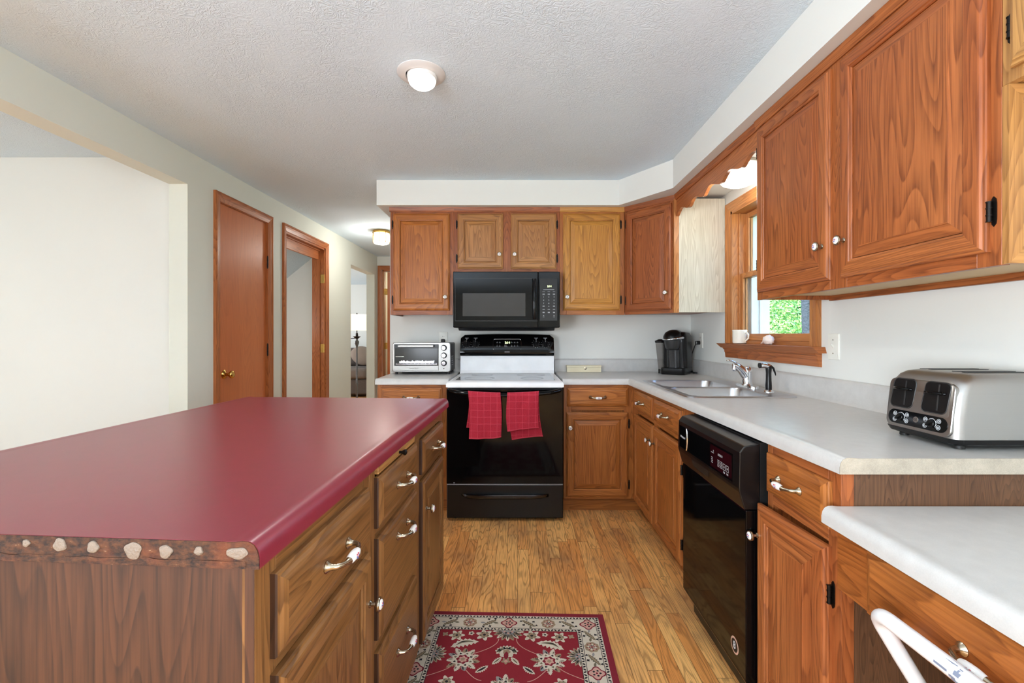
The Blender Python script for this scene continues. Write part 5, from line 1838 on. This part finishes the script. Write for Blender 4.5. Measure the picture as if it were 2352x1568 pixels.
# ------------------------------------------------------------------ rug
RED_R = plain('rug_red', (140, 26, 40), 0.95, bump=(900.0, 0.5, 0.003))
EDGE_R = plain('rug_binding', (128, 24, 42), 0.95, bump=(500.0, 0.5, 0.003))
CREAM_R = plain('rug_cream', (214, 204, 186), 0.95, bump=(900.0, 0.5, 0.003))
TAN_R = plain('rug_tan', (160, 138, 112), 0.95, bump=(900.0, 0.5, 0.003))
SAGE_R = plain('rug_olive', (112, 104, 84), 0.95, bump=(900.0, 0.5, 0.003))
DARK_R = plain('rug_black', (34, 32, 36), 0.95, bump=(900.0, 0.5, 0.003))
ROSE_R = plain('rug_rose', (206, 160, 146), 0.95, bump=(900.0, 0.5, 0.003))
GREY_R = plain('rug_grey', (150, 148, 146), 0.95, bump=(900.0, 0.5, 0.003))
RUGM = [RED_R, EDGE_R, CREAM_R, TAN_R, SAGE_R, DARK_R, ROSE_R, GREY_R]
iRED, iEDGE, iCREAM, iTAN, iSAGE, iDARK, iROSE, iGREY = range(8)
th = R(1.9)
ru = V((math.cos(th), -math.sin(th), 0))
rt = V((-math.sin(th), -math.cos(th), 0))
RO = V((-0.0335, 2.000, 0))                                # middle of the far edge
RW, RL, RH = 0.40, 1.25, 0.0075
mb = MB()
def rp(a, t, h):
    return RO + ru * a + rt * t + V((0, 0, RH + h))
def rquad(a0, a1, t0, t1, m, h):
    mb.face([rp(a0, t0, h), rp(a1, t0, h), rp(a1, t1, h), rp(a0, t1, h)], m)
def rslab(a0, a1, t0, t1, m, h0, h1):
    mb.hexa([rp(a, t, h) for h in (h0, h1) for a, t in ((a0, t0), (a1, t0), (a1, t1), (a0, t1))], m)
lay = 0.00012
def poly(pts, m, k):
    mb.face([rp(a, t, lay * k) for a, t in pts], m)
def blob(a, t, r, lobes, amp, rot, m, k, sx=1.0, sy=1.0, n=None):
    n = n or max(18, lobes * 6)
    pts = []
    for i in range(n):
        w = 2 * math.pi * i / n
        q = r * (1 + amp * math.cos(lobes * w))
        x, y = q * math.cos(w) * sx, q * math.sin(w) * sy
        pts.append((a + x * math.cos(rot) - y * math.sin(rot), t + x * math.sin(rot) + y * math.cos(rot)))
    poly(pts, m, k)
def leaf(a, t, L, W, rot, m, k, bend=0.0, teeth=0):
    up_, dn = [], []
    n = 14
    for i in range(n + 1):
        s = i / n
        x = (s - 0.5) * L
        w = W * 0.5 * math.sin(math.pi * s) ** 0.8
        if teeth:
            w *= 1 + 0.28 * math.cos(math.pi * i)
        c = bend * (1 - (2 * s - 1) ** 2)
        up_.append((x, c + w)); dn.append((x, c - w * 0.8))
    pts = up_ + dn[-2:0:-1]
    poly([(a + x * math.cos(rot) - y * math.sin(rot), t + x * math.sin(rot) + y * math.cos(rot)) for x, y in pts], m, k)
def stroke(pts, w, m, k):
    for (x0, y0), (x1, y1) in zip(pts, pts[1:]):
        d = V((x1 - x0, y1 - y0)); L_ = d.length or 1e-6
        nx, ny = -d.y / L_ * w / 2, d.x / L_ * w / 2
        poly([(x0 + nx, y0 + ny), (x1 + nx, y1 + ny), (x1 - nx, y1 - ny), (x0 - nx, y0 - ny)], m, k)

rslab(-RW, RW, 0, RL, iEDGE, -RH + 0.0003, 0.0)
B1, B2, B3, B4 = 0.024, 0.040, 0.106, 0.122
rquad(-RW + B1, RW - B1, B1, RL - B1, iCREAM, lay)
rquad(-RW + B4, RW - B4, B4, RL - B4, iRED, lay * 2)
def guard(d0, d1):
    w = (d1 - d0)
    step = 0.0135
    for side in range(4):
        if side in (0, 2):
            x0, x1 = -RW + d0, RW - d0
            n = int((x1 - x0) / step)
            for i in range(n):
                a = x0 + (i + 0.5) * (x1 - x0) / n
                t = d0 + w / 2 if side == 0 else RL - d0 - w / 2
                sg = 1 if i % 2 else -1
                leaf(a, t, 0.0145, 0.008, sg * 0.9, iDARK, 3)
        else:
            n = int((RL - 2 * d0) / step)
            for i in range(n):
                t = d0 + (i + 0.5) * (RL - 2 * d0) / n
                a = -RW + d0 + w / 2 if side == 3 else RW - d0 - w / 2
                sg = 1 if i % 2 else -1
                leaf(a, t, 0.0145, 0.008, math.pi / 2 + sg * 0.9, iDARK, 3)
guard(B1, B2)
guard(B3, B4)
for d in (B2 + 0.0006, B3 - 0.0006, B4):
    for p, q in (((-RW + d, d), (RW - d, d)), ((-RW + d, RL - d), (RW - d, RL - d)), ((-RW + d, d), (-RW + d, RL - d)), ((RW - d, d), (RW - d, RL - d))):
        stroke([p, q], 0.0022, iDARK, 4)
bc = (B2 + B3) / 2
def medallion(a, t, rot=0.0):
    blob(a, t, 0.030, 4, 0.16, rot, iEDGE, 4, n=48)
    blob(a, t, 0.0245, 4, 0.16, rot, iROSE, 5, n=48)
    for k in range(5):
        w = k * 2 * math.pi / 5 + rot
        blob(a + 0.0125 * math.cos(w), t + 0.0125 * math.sin(w), 0.0042, 3, 0.1, w, iDARK, 6)
    blob(a, t, 0.0040, 3, 0.1, 0, iEDGE, 6)
def rosette(a, t):
    blob(a, t, 0.0285, 8, 0.06, 0.2, iTAN, 4, n=48)
    for k in range(8):
        w = k * math.pi / 4 + 0.2
        leaf(a + 0.012 * math.cos(w), t + 0.012 * math.sin(w), 0.017, 0.009, w, iROSE if k % 2 else iCREAM, 5)
        blob(a + 0.020 * math.cos(w + 0.4), t + 0.020 * math.sin(w + 0.4), 0.0026, 3, 0.1, w, iEDGE, 6)
        blob(a + 0.0088 * math.cos(w + 0.4), t + 0.0088 * math.sin(w + 0.4), 0.0026, 3, 0.1, w, iDARK, 6)
    blob(a, t, 0.0042, 5, 0.2, 0, iEDGE, 6)
def sprig(a, t, rot):
    leaf(a, t, 0.072, 0.020, rot, iSAGE, 4, 0.0, 1)
    leaf(a, t, 0.060, 0.007, rot, iTAN, 5)
    for s, m in ((-1, iGREY), (1, iSAGE)):
        x, y = s * 0.022, s * 0.016
        leaf(a + x * math.cos(rot) - y * math.sin(rot), t + x * math.sin(rot) + y * math.cos(rot), 0.022, 0.011, rot + 0.8, m, 5)
        x, y = -s * 0.010, s * 0.021
        blob(a + x * math.cos(rot) - y * math.sin(rot), t + x * math.sin(rot) + y * math.cos(rot), 0.0055, 4, 0.25, rot, iDARK, 5)
        x, y = s * 0.034, -s * 0.008
        blob(a + x * math.cos(rot) - y * math.sin(rot), t + x * math.sin(rot) + y * math.cos(rot), 0.0048, 3, 0.25, rot, iDARK, 5)
ca = RW - bc
for t in (bc, RL - bc):
    for a in (-ca, 0.0, ca):
        medallion(a, t)
    for a in (-ca / 2, ca / 2):
        rosette(a, t)
    for i, a in enumerate((-0.75, -0.25, 0.25, 0.75)):
        sprig(ca * a, t, (-0.62 if a < 0 else 0.62) * (1 if t < 0.5 else -1))
nS = 8
for s in (-1, 1):
    for i in range(1, nS):
        t = bc + (RL - 2 * bc) * i / nS
        if i % 2:
            rosette(s * ca, t)
        else:
            medallion(s * ca, t)
    for i in range(nS):
        t = bc + (RL - 2 * bc) * (i + 0.5) / nS
        sprig(s * ca, t, s * (0.95 if True else 0))
def small_flower(a, t, r, rot):
    blob(a, t, r, 6, 0.28, rot, iCREAM, 4, n=48)
    blob(a, t, r * 0.62, 5, 0.2, rot + 0.4, iTAN, 5)
    for k in range(5):
        w = rot + k * 2 * math.pi / 5
        blob(a + r * 0.55 * math.cos(w), t + r * 0.55 * math.sin(w), r * 0.16, 3, 0.1, w, iSAGE, 6)
    blob(a, t, r * 0.22, 4, 0.1, 0, iDARK, 7)
def big_flower(a, t, s, rot):
    for k in range(11):
        w = rot + k * 2 * math.pi / 11
        L_ = 0.036 + 0.010 * ((k * 7) % 3)
        leaf(a + 0.034 * s * math.cos(w), t + 0.034 * s * math.sin(w), L_, 0.022, w, (iCREAM, iTAN, iCREAM, iGREY)[k % 4], 4, 0.0, 1)
        leaf(a + 0.036 * s * math.cos(w + 0.1), t + 0.036 * s * math.sin(w + 0.1), 0.020, 0.006, w, iDARK if k % 2 else iSAGE, 5)
    blob(a, t, 0.031 * s, 8, 0.14, rot, iCREAM, 6, n=48)
    for k in range(8):
        w = rot + k * math.pi / 4
        blob(a + 0.025 * s * math.cos(w), t + 0.025 * s * math.sin(w), 0.0045, 3, 0.2, w, iSAGE if k % 2 else iDARK, 7)
    blob(a, t, 0.018 * s, 7, 0.12, rot, iEDGE, 7, n=42)
    blob(a, t, 0.012 * s, 6, 0.16, rot, iROSE, 8)
    blob(a, t, 0.006 * s, 5, 0.2, rot, iTAN, 9)
def curl_leaf(a, t, s):
    leaf(a, t, 0.112, 0.044, s * 0.32, iCREAM, 4, -0.014, 1)
    leaf(a, t - 0.004, 0.074, 0.013, s * 0.32, iSAGE, 5, -0.014)
    leaf(a + 0.01 * s, t - 0.006, 0.040, 0.005, s * 0.32, iDARK, 6, -0.010)
def keyhole(a, t, d):
    for k in range(9):
        w = R(200 + 140 * k / 8) if d > 0 else R(20 + 140 * k / 8)
        blob(a + 0.030 * math.cos(w) * 1.0, t + 0.028 * math.sin(w), 0.0135, 5, 0.25, w, iCREAM, 4)
        blob(a + 0.030 * math.cos(w), t + 0.028 * math.sin(w), 0.0055, 3, 0.2, w, iDARK if k % 2 else iSAGE, 6)
    blob(a, t - 0.006 * d, 0.030, 8, 0.08, 0, iCREAM, 5, n=48)
    blob(a, t - 0.008 * d, 0.014, 5, 0.12, 0, iTAN, 6)
    leaf(a, t + 0.012 * d, 0.044, 0.020, math.pi / 2, iEDGE, 7)
    blob(a, t + 0.040 * d, 0.015, 5, 0.25, 0.3, iTAN, 4)
    blob(a, t + 0.042 * d, 0.007, 4, 0.2, 0, iROSE, 5)
    for s in (-1, 1):
        leaf(a + s * 0.034, t + 0.040 * d, 0.052, 0.022, s * 0.9 * d, iCREAM, 4, 0, 1)
        leaf(a + s * 0.034, t + 0.040 * d, 0.034, 0.007, s * 0.9 * d, iSAGE, 5)
def fan(a, t, ang, r):
    for k in range(9):
        w = ang + R(-84 + 168 * k / 8)
        leaf(a + r * 0.6 * math.cos(w), t + r * 0.6 * math.sin(w), r * 0.85, r * 0.30, w, iCREAM if k % 2 == 0 else iTAN, 4, 0, 1)
        leaf(a + r * 0.62 * math.cos(w), t + r * 0.62 * math.sin(w), r * 0.5, r * 0.09, w, iDARK if k % 3 else iSAGE, 5)
    pts = [(a + r * 0.42 * math.cos(ang + R(-90 + 180 * k / 12)), t + r * 0.42 * math.sin(ang + R(-90 + 180 * k / 12))) for k in range(13)]
    poly(pts, iGREY, 6)
    for k in range(5):
        w = ang + R(-64 + 128 * k / 4)
        blob(a + r * 0.27 * math.cos(w), t + r * 0.27 * math.sin(w), r * 0.075, 3, 0.2, w, iDARK if k % 2 else iROSE, 7)
FW = RW - B4
fan(0, B4 + 0.001, math.pi / 2, 0.064)
fan(0, RL - B4 - 0.001, -math.pi / 2, 0.056)
def field(t0, d):
    for s in (-1, 1):
        small_flower(s * 0.095, t0 + 0.030 * d, 0.028, 0.3)
        small_flower(s * 0.205, t0 + 0.036 * d, 0.026, 1.0)
        blob(s * 0.148, t0 + 0.022 * d, 0.011, 5, 0.2, 0, iCREAM, 4); blob(s * 0.148, t0 + 0.022 * d, 0.005, 4, 0.1, 0, iDARK, 5)
        blob(s * 0.252, t0 + 0.030 * d, 0.011, 4, 0.3, 0.6, iTAN, 4)
        curl_leaf(s * 0.165, t0 + 0.090 * d, s * d)
        big_flower(s * 0.160, t0 + 0.172 * d, 1.28, 0.4 * s)
        fan(s * FW, t0 + 0.145 * d, math.pi if s > 0 else 0.0, 0.052)
        leaf(s * 0.085, t0 + 0.220 * d, 0.058, 0.024, s * 0.7 * d, iCREAM, 4, 0, 1)
        leaf(s * 0.085, t0 + 0.220 * d, 0.044, 0.010, s * 0.7 * d, iDARK, 5)
        arc = []
        for k in range(13):
            q = k / 12
            arc.append((s * (0.035 + 0.09 * q ** 1.6), t0 + (0.052 + 0.088 * q ** 0.75) * d))
        stroke(arc, 0.0028, iROSE, 3)
        arc = [(s * (0.195 + 0.085 * q / 10), t0 + (0.205 + 0.055 * (q / 10) ** 0.7) * d) for q in range(11)]
        stroke(arc, 0.0028, iROSE, 3)
        arc = [(s * (0.150 - 0.07 * q / 10), t0 + (0.215 + 0.060 * math.sin(q / 10 * 1.5)) * d) for q in range(11)]
        stroke(arc, 0.0028, iROSE, 3)
    keyhole(0, t0 + 0.135 * d, d)
field(B4, 1)
field(RL - B4, -1)
tc_ = RL / 2
big_flower(0, tc_ - 0.20, 1.05, 0.2); big_flower(0, tc_ + 0.20, 1.05, 0.2)
for s in (-1, 1):
    big_flower(s * 0.15, tc_ - 0.10, 0.9, 0.8); big_flower(s * 0.15, tc_ + 0.10, 0.9, 0.8)
    fan(s * FW, tc_, math.pi if s > 0 else 0.0, 0.055)
    small_flower(s * 0.20, tc_ - 0.22, 0.024, 0.1); small_flower(s * 0.20, tc_ + 0.22, 0.024, 0.1)
    curl_leaf(s * 0.08, tc_ - 0.03, s); curl_leaf(s * 0.09, tc_ + 0.04, -s)
bmr = mb.bm
# the pattern layers must all face up
for f in bmr.faces:
    f.normal_update()
flat_down = [f for f in bmr.faces if f.normal.z < -0.9 and min(v.co.z for v in f.verts) > 0.003]
bmesh.ops.reverse_faces(bmr, faces=flat_down)
for v in bmr.verts:
    v.co -= V((RO.x, RO.y - RL / 2, 0))
me = bpy.data.meshes.new('rug')
bmr.to_mesh(me); bmr.free()
for m in RUGM:
    me.materials.append(m)
rug = bpy.data.objects.new('rug', me)
C.objects.link(rug)
rug.location = (RO.x, RO.y - RL / 2, 0)
tag(rug, 'red and cream floral patterned runner rug on the wood floor beside the island', 'rug')

# ------------------------------------------------------------------ lamps
def lamp_light(name, loc, watts, col, r, parent=None, spot=None):
    if spot:
        d = bpy.data.lights.new(name, 'SPOT')
        d.spot_size = R(spot); d.spot_blend = 0.6
    else:
        d = bpy.data.lights.new(name, 'POINT')
    d.energy = watts
    d.color = col
    d.shadow_soft_size = r
    o = bpy.data.objects.new(name, d)
    C.objects.link(o)
    o.location = loc
    return o

BULB = glow('lit_bulb', (255, 252, 244), 4.0)
WARMG = glow('lit_glass', (255, 240, 214), 2.3)
# eyeball downlight
LX, LY = -0.418, 2.005
t = thing('ceiling_light', 'white recessed eyeball ceiling light over the island', 'light', (LX, LY, ZC))
mb = MB()
mb.lathe((LX, LY, ZC), (0, 0, -1), [(0.104, 0), (0.104, 0.003), (0.098, 0.008), (0.080, 0.013), (0.069, 0.014), (0.066, 0.010), (0.066, 0.0)], 40)
obj('trim_ring', mb, plain('white_trim', (216, 214, 212), 0.5), t, smooth=40)
tl = V((0.02, -0.12, -1)).normalized()
mb = MB()
mb.lathe(V((LX, LY, ZC)) + V((0.003, 0, -0.006)), tl, [(0.064, 0.0), (0.0645, 0.012), (0.062, 0.022), (0.0595, 0.027)], 36)
obj('eyeball', mb, plain('white_eyeball', (236, 235, 233), 0.4), t, smooth=40)
mb = MB()
mb.lathe(V((LX, LY, ZC)) + V((0.003, 0, -0.006)), tl, [(0.0595, 0.0265), (0.056, 0.036), (0.046, 0.046), (0.030, 0.053), (0.0, 0.056)], 36)
obj('bulb', mb, BULB, t, smooth=60)
sp = lamp_light('ceiling_light_glow', (LX, LY - 0.01, ZC - 0.075), 26, (1.0, 0.97, 0.93), 0.05, spot=150)

# dome over the sink
t = thing('sink_light', 'lit white glass dome light under the soffit above the sink', 'light', (1.235, 2.58, ZS))
mb = MB()
mb.lathe((1.235, 2.58, ZS), (0, 0, -1), [(0.115, 0), (0.115, 0.015), (0.108, 0.020)], 36)
obj('base', mb, PLASTIC_W, t, smooth=40)
mb = MB()
mb.lathe((1.235, 2.58, ZS - 0.018), (0, 0, -1), [(0.106, 0), (0.114, 0.015), (0.115, 0.035), (0.106, 0.062), (0.085, 0.085), (0.05, 0.100), (0, 0.105)], 36)
obj('glass_dome', mb, glow('lit_dome', (255, 254, 248), 3.2), t, smooth=60)
lamp_light('sink_light_glow', (1.20, 2.58, 1.99), 3.2, (1.0, 0.98, 0.94), 0.05)

# hall lantern
HLX, HLY = -1.485, 5.03
t = thing('hall_light', 'brass and glass octagonal lantern on the hall ceiling', 'light', (HLX, HLY, ZC))
mb = MB()
mb.lathe((HLX, HLY, ZC), (0, 0, -1), [(0.085, 0), (0.098, 0.006), (0.102, 0.022), (0.090, 0.030)], 8)
obj('canopy', mb, BRASS, t)
mb = MB()
mb.lathe((HLX, HLY, ZC - 0.030), (0, 0, -1), [(0.086, 0), (0.092, 0.03), (0.092, 0.085), (0.084, 0.105), (0.06, 0.116), (0, 0.118)], 8)
obj('glass_body', mb, WARMG, t)
tt = V((0, 0, -1)).orthogonal().normalized(); bb = V((0, 0, -1)).cross(tt)
for k in range(8):
    w = 2 * math.pi * k / 8
    d = tt * math.cos(w) + bb * math.sin(w)
    mb = MB()
    o_ = V((HLX, HLY, ZC))
    mb.tube([o_ + d * 0.089 + V((0, 0, -0.026)), o_ + d * 0.0945 + V((0, 0, -0.06)), o_ + d * 0.0945 + V((0, 0, -0.115)), o_ + d * 0.086 + V((0, 0, -0.136))], 0.0032, 6)
    obj('rib', mb, BRASS, t)
lamp_light('hall_light_glow', (HLX, HLY, ZC - 0.24), 8, (1.0, 0.94, 0.86), 0.05)
lamp_light('stair_fill', (-2.75, 4.0, 1.35), 9, (1.0, 0.95, 0.88), 0.08)  # unseen point light added to brighten the stairwell, no fixture
lamp_light('bath_light_glow', (-1.35, 7.6, 2.0), 10, (1.0, 0.85, 0.6), 0.1)

# ------------------------------------------------------------------ living room seen through the far opening
LMX, LMY = -2.63, 7.55
t = thing('floor_lamp', 'dark metal floor lamp with a white shade in the room beyond the hall', 'lamp', (LMX, LMY, 0))
mb = MB()
mb.lathe((LMX, LMY, 0), (0, 0, 1), [(0.14, 0), (0.14, 0.012), (0.11, 0.022), (0.04, 0.032), (0.016, 0.05)], 28)
obj('base', mb, IRON, t, smooth=40)
mb = MB()
mb.lathe((LMX, LMY, 0.045), (0, 0, 1), [(0.016, 0), (0.014, 0.35), (0.020, 0.37), (0.014, 0.39), (0.012, 0.95), (0.020, 0.99), (0.034, 1.03), (0.036, 1.055), (0.018, 1.08), (0.016, 1.10)], 18)
obj('pole', mb, plain('pewter', (92, 90, 90), 0.3, metal=0.8), t, smooth=50)
mb = MB()
mb.lathe((LMX, LMY, 1.145), (0, 0, 1), [(0.016, 0), (0.058, 0.035), (0.06, 0.042), (0.02, 0.046), (0.018, 0.09), (0.008, 0.10), (0.008, 0.40), (0.014, 0.41), (0.0, 0.43)], 18)
obj('socket_stem', mb, IRON, t, smooth=50)
mb = MB()
mb.tube([V((LMX, LMY, 1.16)), V((LMX - 0.10, LMY - 0.02, 1.15)), V((LMX - 0.22, LMY - 0.03, 1.17)), V((LMX - 0.30, LMY - 0.04, 1.15))], 0.007, 8)
obj('swing_arm', mb, IRON, t, smooth=50)
mb = MB()
sh_ = [(0.225, 1.285), (0.165, 1.545)]
mb.lathe((LMX, LMY, 0), (0, 0, 1), [(0.225, 1.285), (0.165, 1.545), (0.163, 1.545), (0.222, 1.287)], 36)
obj('lamp_shade', mb, glow('lit_shade', (255, 240, 214), 0.75), t, smooth=50)

SOFA = plain('taupe_velour', (110, 98, 90), 0.9, bump=(35.0, 0.4, 0.01))
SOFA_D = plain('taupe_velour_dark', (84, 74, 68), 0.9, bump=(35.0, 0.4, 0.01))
t = thing('sofa', 'taupe upholstered sofa beyond the hall opening, behind the floor lamp', 'sofa', (-3.7, 9.4, 0))
def cushion(name, x0, x1, y0, y1, z0, z1, mat, r=0.06):
    mb = MB(); mb.box(x0, x1, y0, y1, z0, z1)
    return obj(name, mb, mat, t, bevel=r, seg=4, smooth=60)
cushion('base', -4.75, -2.70, 8.95, 9.95, 0.05, 0.36, SOFA_D, 0.04)
cushion('seat_cushion', -4.5, -3.72, 8.90, 9.62, 0.36, 0.56, SOFA)
cushion('seat_cushion', -3.70, -2.92, 8.90, 9.62, 0.36, 0.56, SOFA)
cushion('back_cushion', -4.5, -3.72, 9.55, 9.90, 0.56, 0.94, SOFA_D, 0.09)
cushion('back_cushion', -3.70, -2.92, 9.55, 9.90, 0.56, 0.94, SOFA_D, 0.09)
cushion('armrest', -4.75, -4.50, 8.90, 9.95, 0.05, 0.66, SOFA, 0.08)
cushion('armrest', -2.92, -2.67, 8.90, 9.95, 0.05, 0.66, SOFA, 0.08)
mb = MB()
mb.ball((-3.14, 9.36, 0.79), 0.25, 0.075, 0.19, 0, 24, 14, rot=Matrix.Rotation(R(24), 3, 'Y') @ Matrix.Rotation(R(-22), 3, 'X'))
p_ = obj('throw_pillow', mb, plain('pillow_taupe', (140, 124, 112), 0.95, bump=(60.0, 0.3, 0.006)), org=(-3.12, 9.4, 0.56), smooth=60)
tag(p_, 'plump taupe throw pillow leaning on the sofa', 'pillow')

# ------------------------------------------------------------------ garden outside the window
mb = MB(); mb.box(1.75, 40, -15, 40, -0.62, -0.5)
g_ = struct('ground', mb, plain('lawn', (92, 128, 52), 0.95, bump=(30.0, 0.6, 0.02)))
LEAFM = []
for i, c in enumerate(((138, 190, 104), (112, 174, 108), (178, 208, 122))):
    m, nt, b = new_mat('leaf_green_%s' % 'abc'[i])
    g = NG(nt)
    oi = g.n('ShaderNodeTexCoord')
    nz = g.noise(oi.outputs['Object'], 3.0, 3.0)
    cc = lin(c)
    g.l(g.mix(g.mapr(nz, 0.3, 0.7), tuple(x * 0.6 for x in cc[:3]) + (1,), tuple(min(1, x * 1.3) for x in cc[:3]) + (1,)), b.inputs['Base Color'])
    b.inputs['Roughness'].default_value = 0.55
    b.inputs['Subsurface Weight'].default_value = 0.0
    b.inputs['Transmission Weight'].default_value = 0.0
    LEAFM.append(m)
BARK = plain('bark', (58, 66, 76), 0.9, bump=(22.0, 0.9, 0.03))
def tree(name, label, x, y, trunk_r, trunk_h, blobs, n, size, mi, seed):
    rs = random.Random(seed)
    t = thing(name, label, 'tree' if trunk_h > 1 else 'shrub', (x, y, -0.5), 'trees outside the kitchen window')
    mb = MB()
    mb.tube([V((x, y, -0.5)), V((x + 0.02, y, 0.6)), V((x - 0.03, y + 0.03, trunk_h * 0.6)), V((x + 0.03, y, trunk_h))], [trunk_r * 1.2, trunk_r, trunk_r * 0.9, trunk_r * 0.5], 12)
    obj('trunk', mb, BARK, t, smooth=60)
    mb = MB()
    for (bx, by, bz, rx, ry, rz), k in zip(blobs, [n // len(blobs)] * len(blobs)):
        for _ in range(k):
            while True:
                q = V((rs.uniform(-1, 1), rs.uniform(-1, 1), rs.uniform(-1, 1)))
                if 0.35 < q.length < 1:
                    break
            p = V((x + bx + q.x * rx, y + by + q.y * ry, bz + q.z * rz))
            nn = (q.normalized() + V((rs.uniform(-.7, .7), rs.uniform(-.7, .7), rs.uniform(-.2, .9)))).normalized()
            tt = nn.orthogonal().normalized()
            tt = Matrix.Rotation(rs.uniform(0, 6.28), 3, nn) @ tt
            uu = nn.cross(tt)
            s = size * rs.uniform(0.6, 1.3)
            mb.face([p - tt * s, p - uu * s * 0.45 + nn * s * 0.1, p + tt * s, p + uu * s * 0.45 + nn * s * 0.1], rs.randrange(3))
    obj('foliage', mb, [LEAFM[mi], LEAFM[(mi + 1) % 3], LEAFM[(mi + 2) % 3]], t)
tree('garden_tree', 'dark trunked tree outside the window, at the right of the pane', 5.35, 8.45, 0.13, 4.2, [(0, 0, 4.0, 2.0, 2.0, 1.4), (0.30, -0.35, 1.75, 0.42, 0.35, 0.35)], 4200, 0.06, 2, 1)
tree('garden_shrub', 'bright green leafy bush filling the left of the window pane', 5.3, 9.7, 0.06, 0.9, [(0, 0, 0.9, 1.0, 1.0, 1.3), (0.5, 0.7, 1.3, 0.9, 0.9, 1.6)], 14000, 0.034, 0, 2)
tree('garden_tree', 'broad green tree behind the bushes outside the window', 9.2, 15.0, 0.18, 3.4, [(0, 0, 2.2, 2.2, 2.0, 2.6), (-1.2, 0.6, 1.6, 1.6, 1.4, 2.0)], 5200, 0.11, 1, 3)
tree('garden_tree', 'tall pale green tree at the back of the garden', 11.5, 22.5, 0.22, 5.0, [(0, 0, 3.6, 4.0, 4.0, 4.0), (-3.0, 2.0, 3.0, 3.0, 3.0, 3.2)], 5200, 0.16, 2, 4)
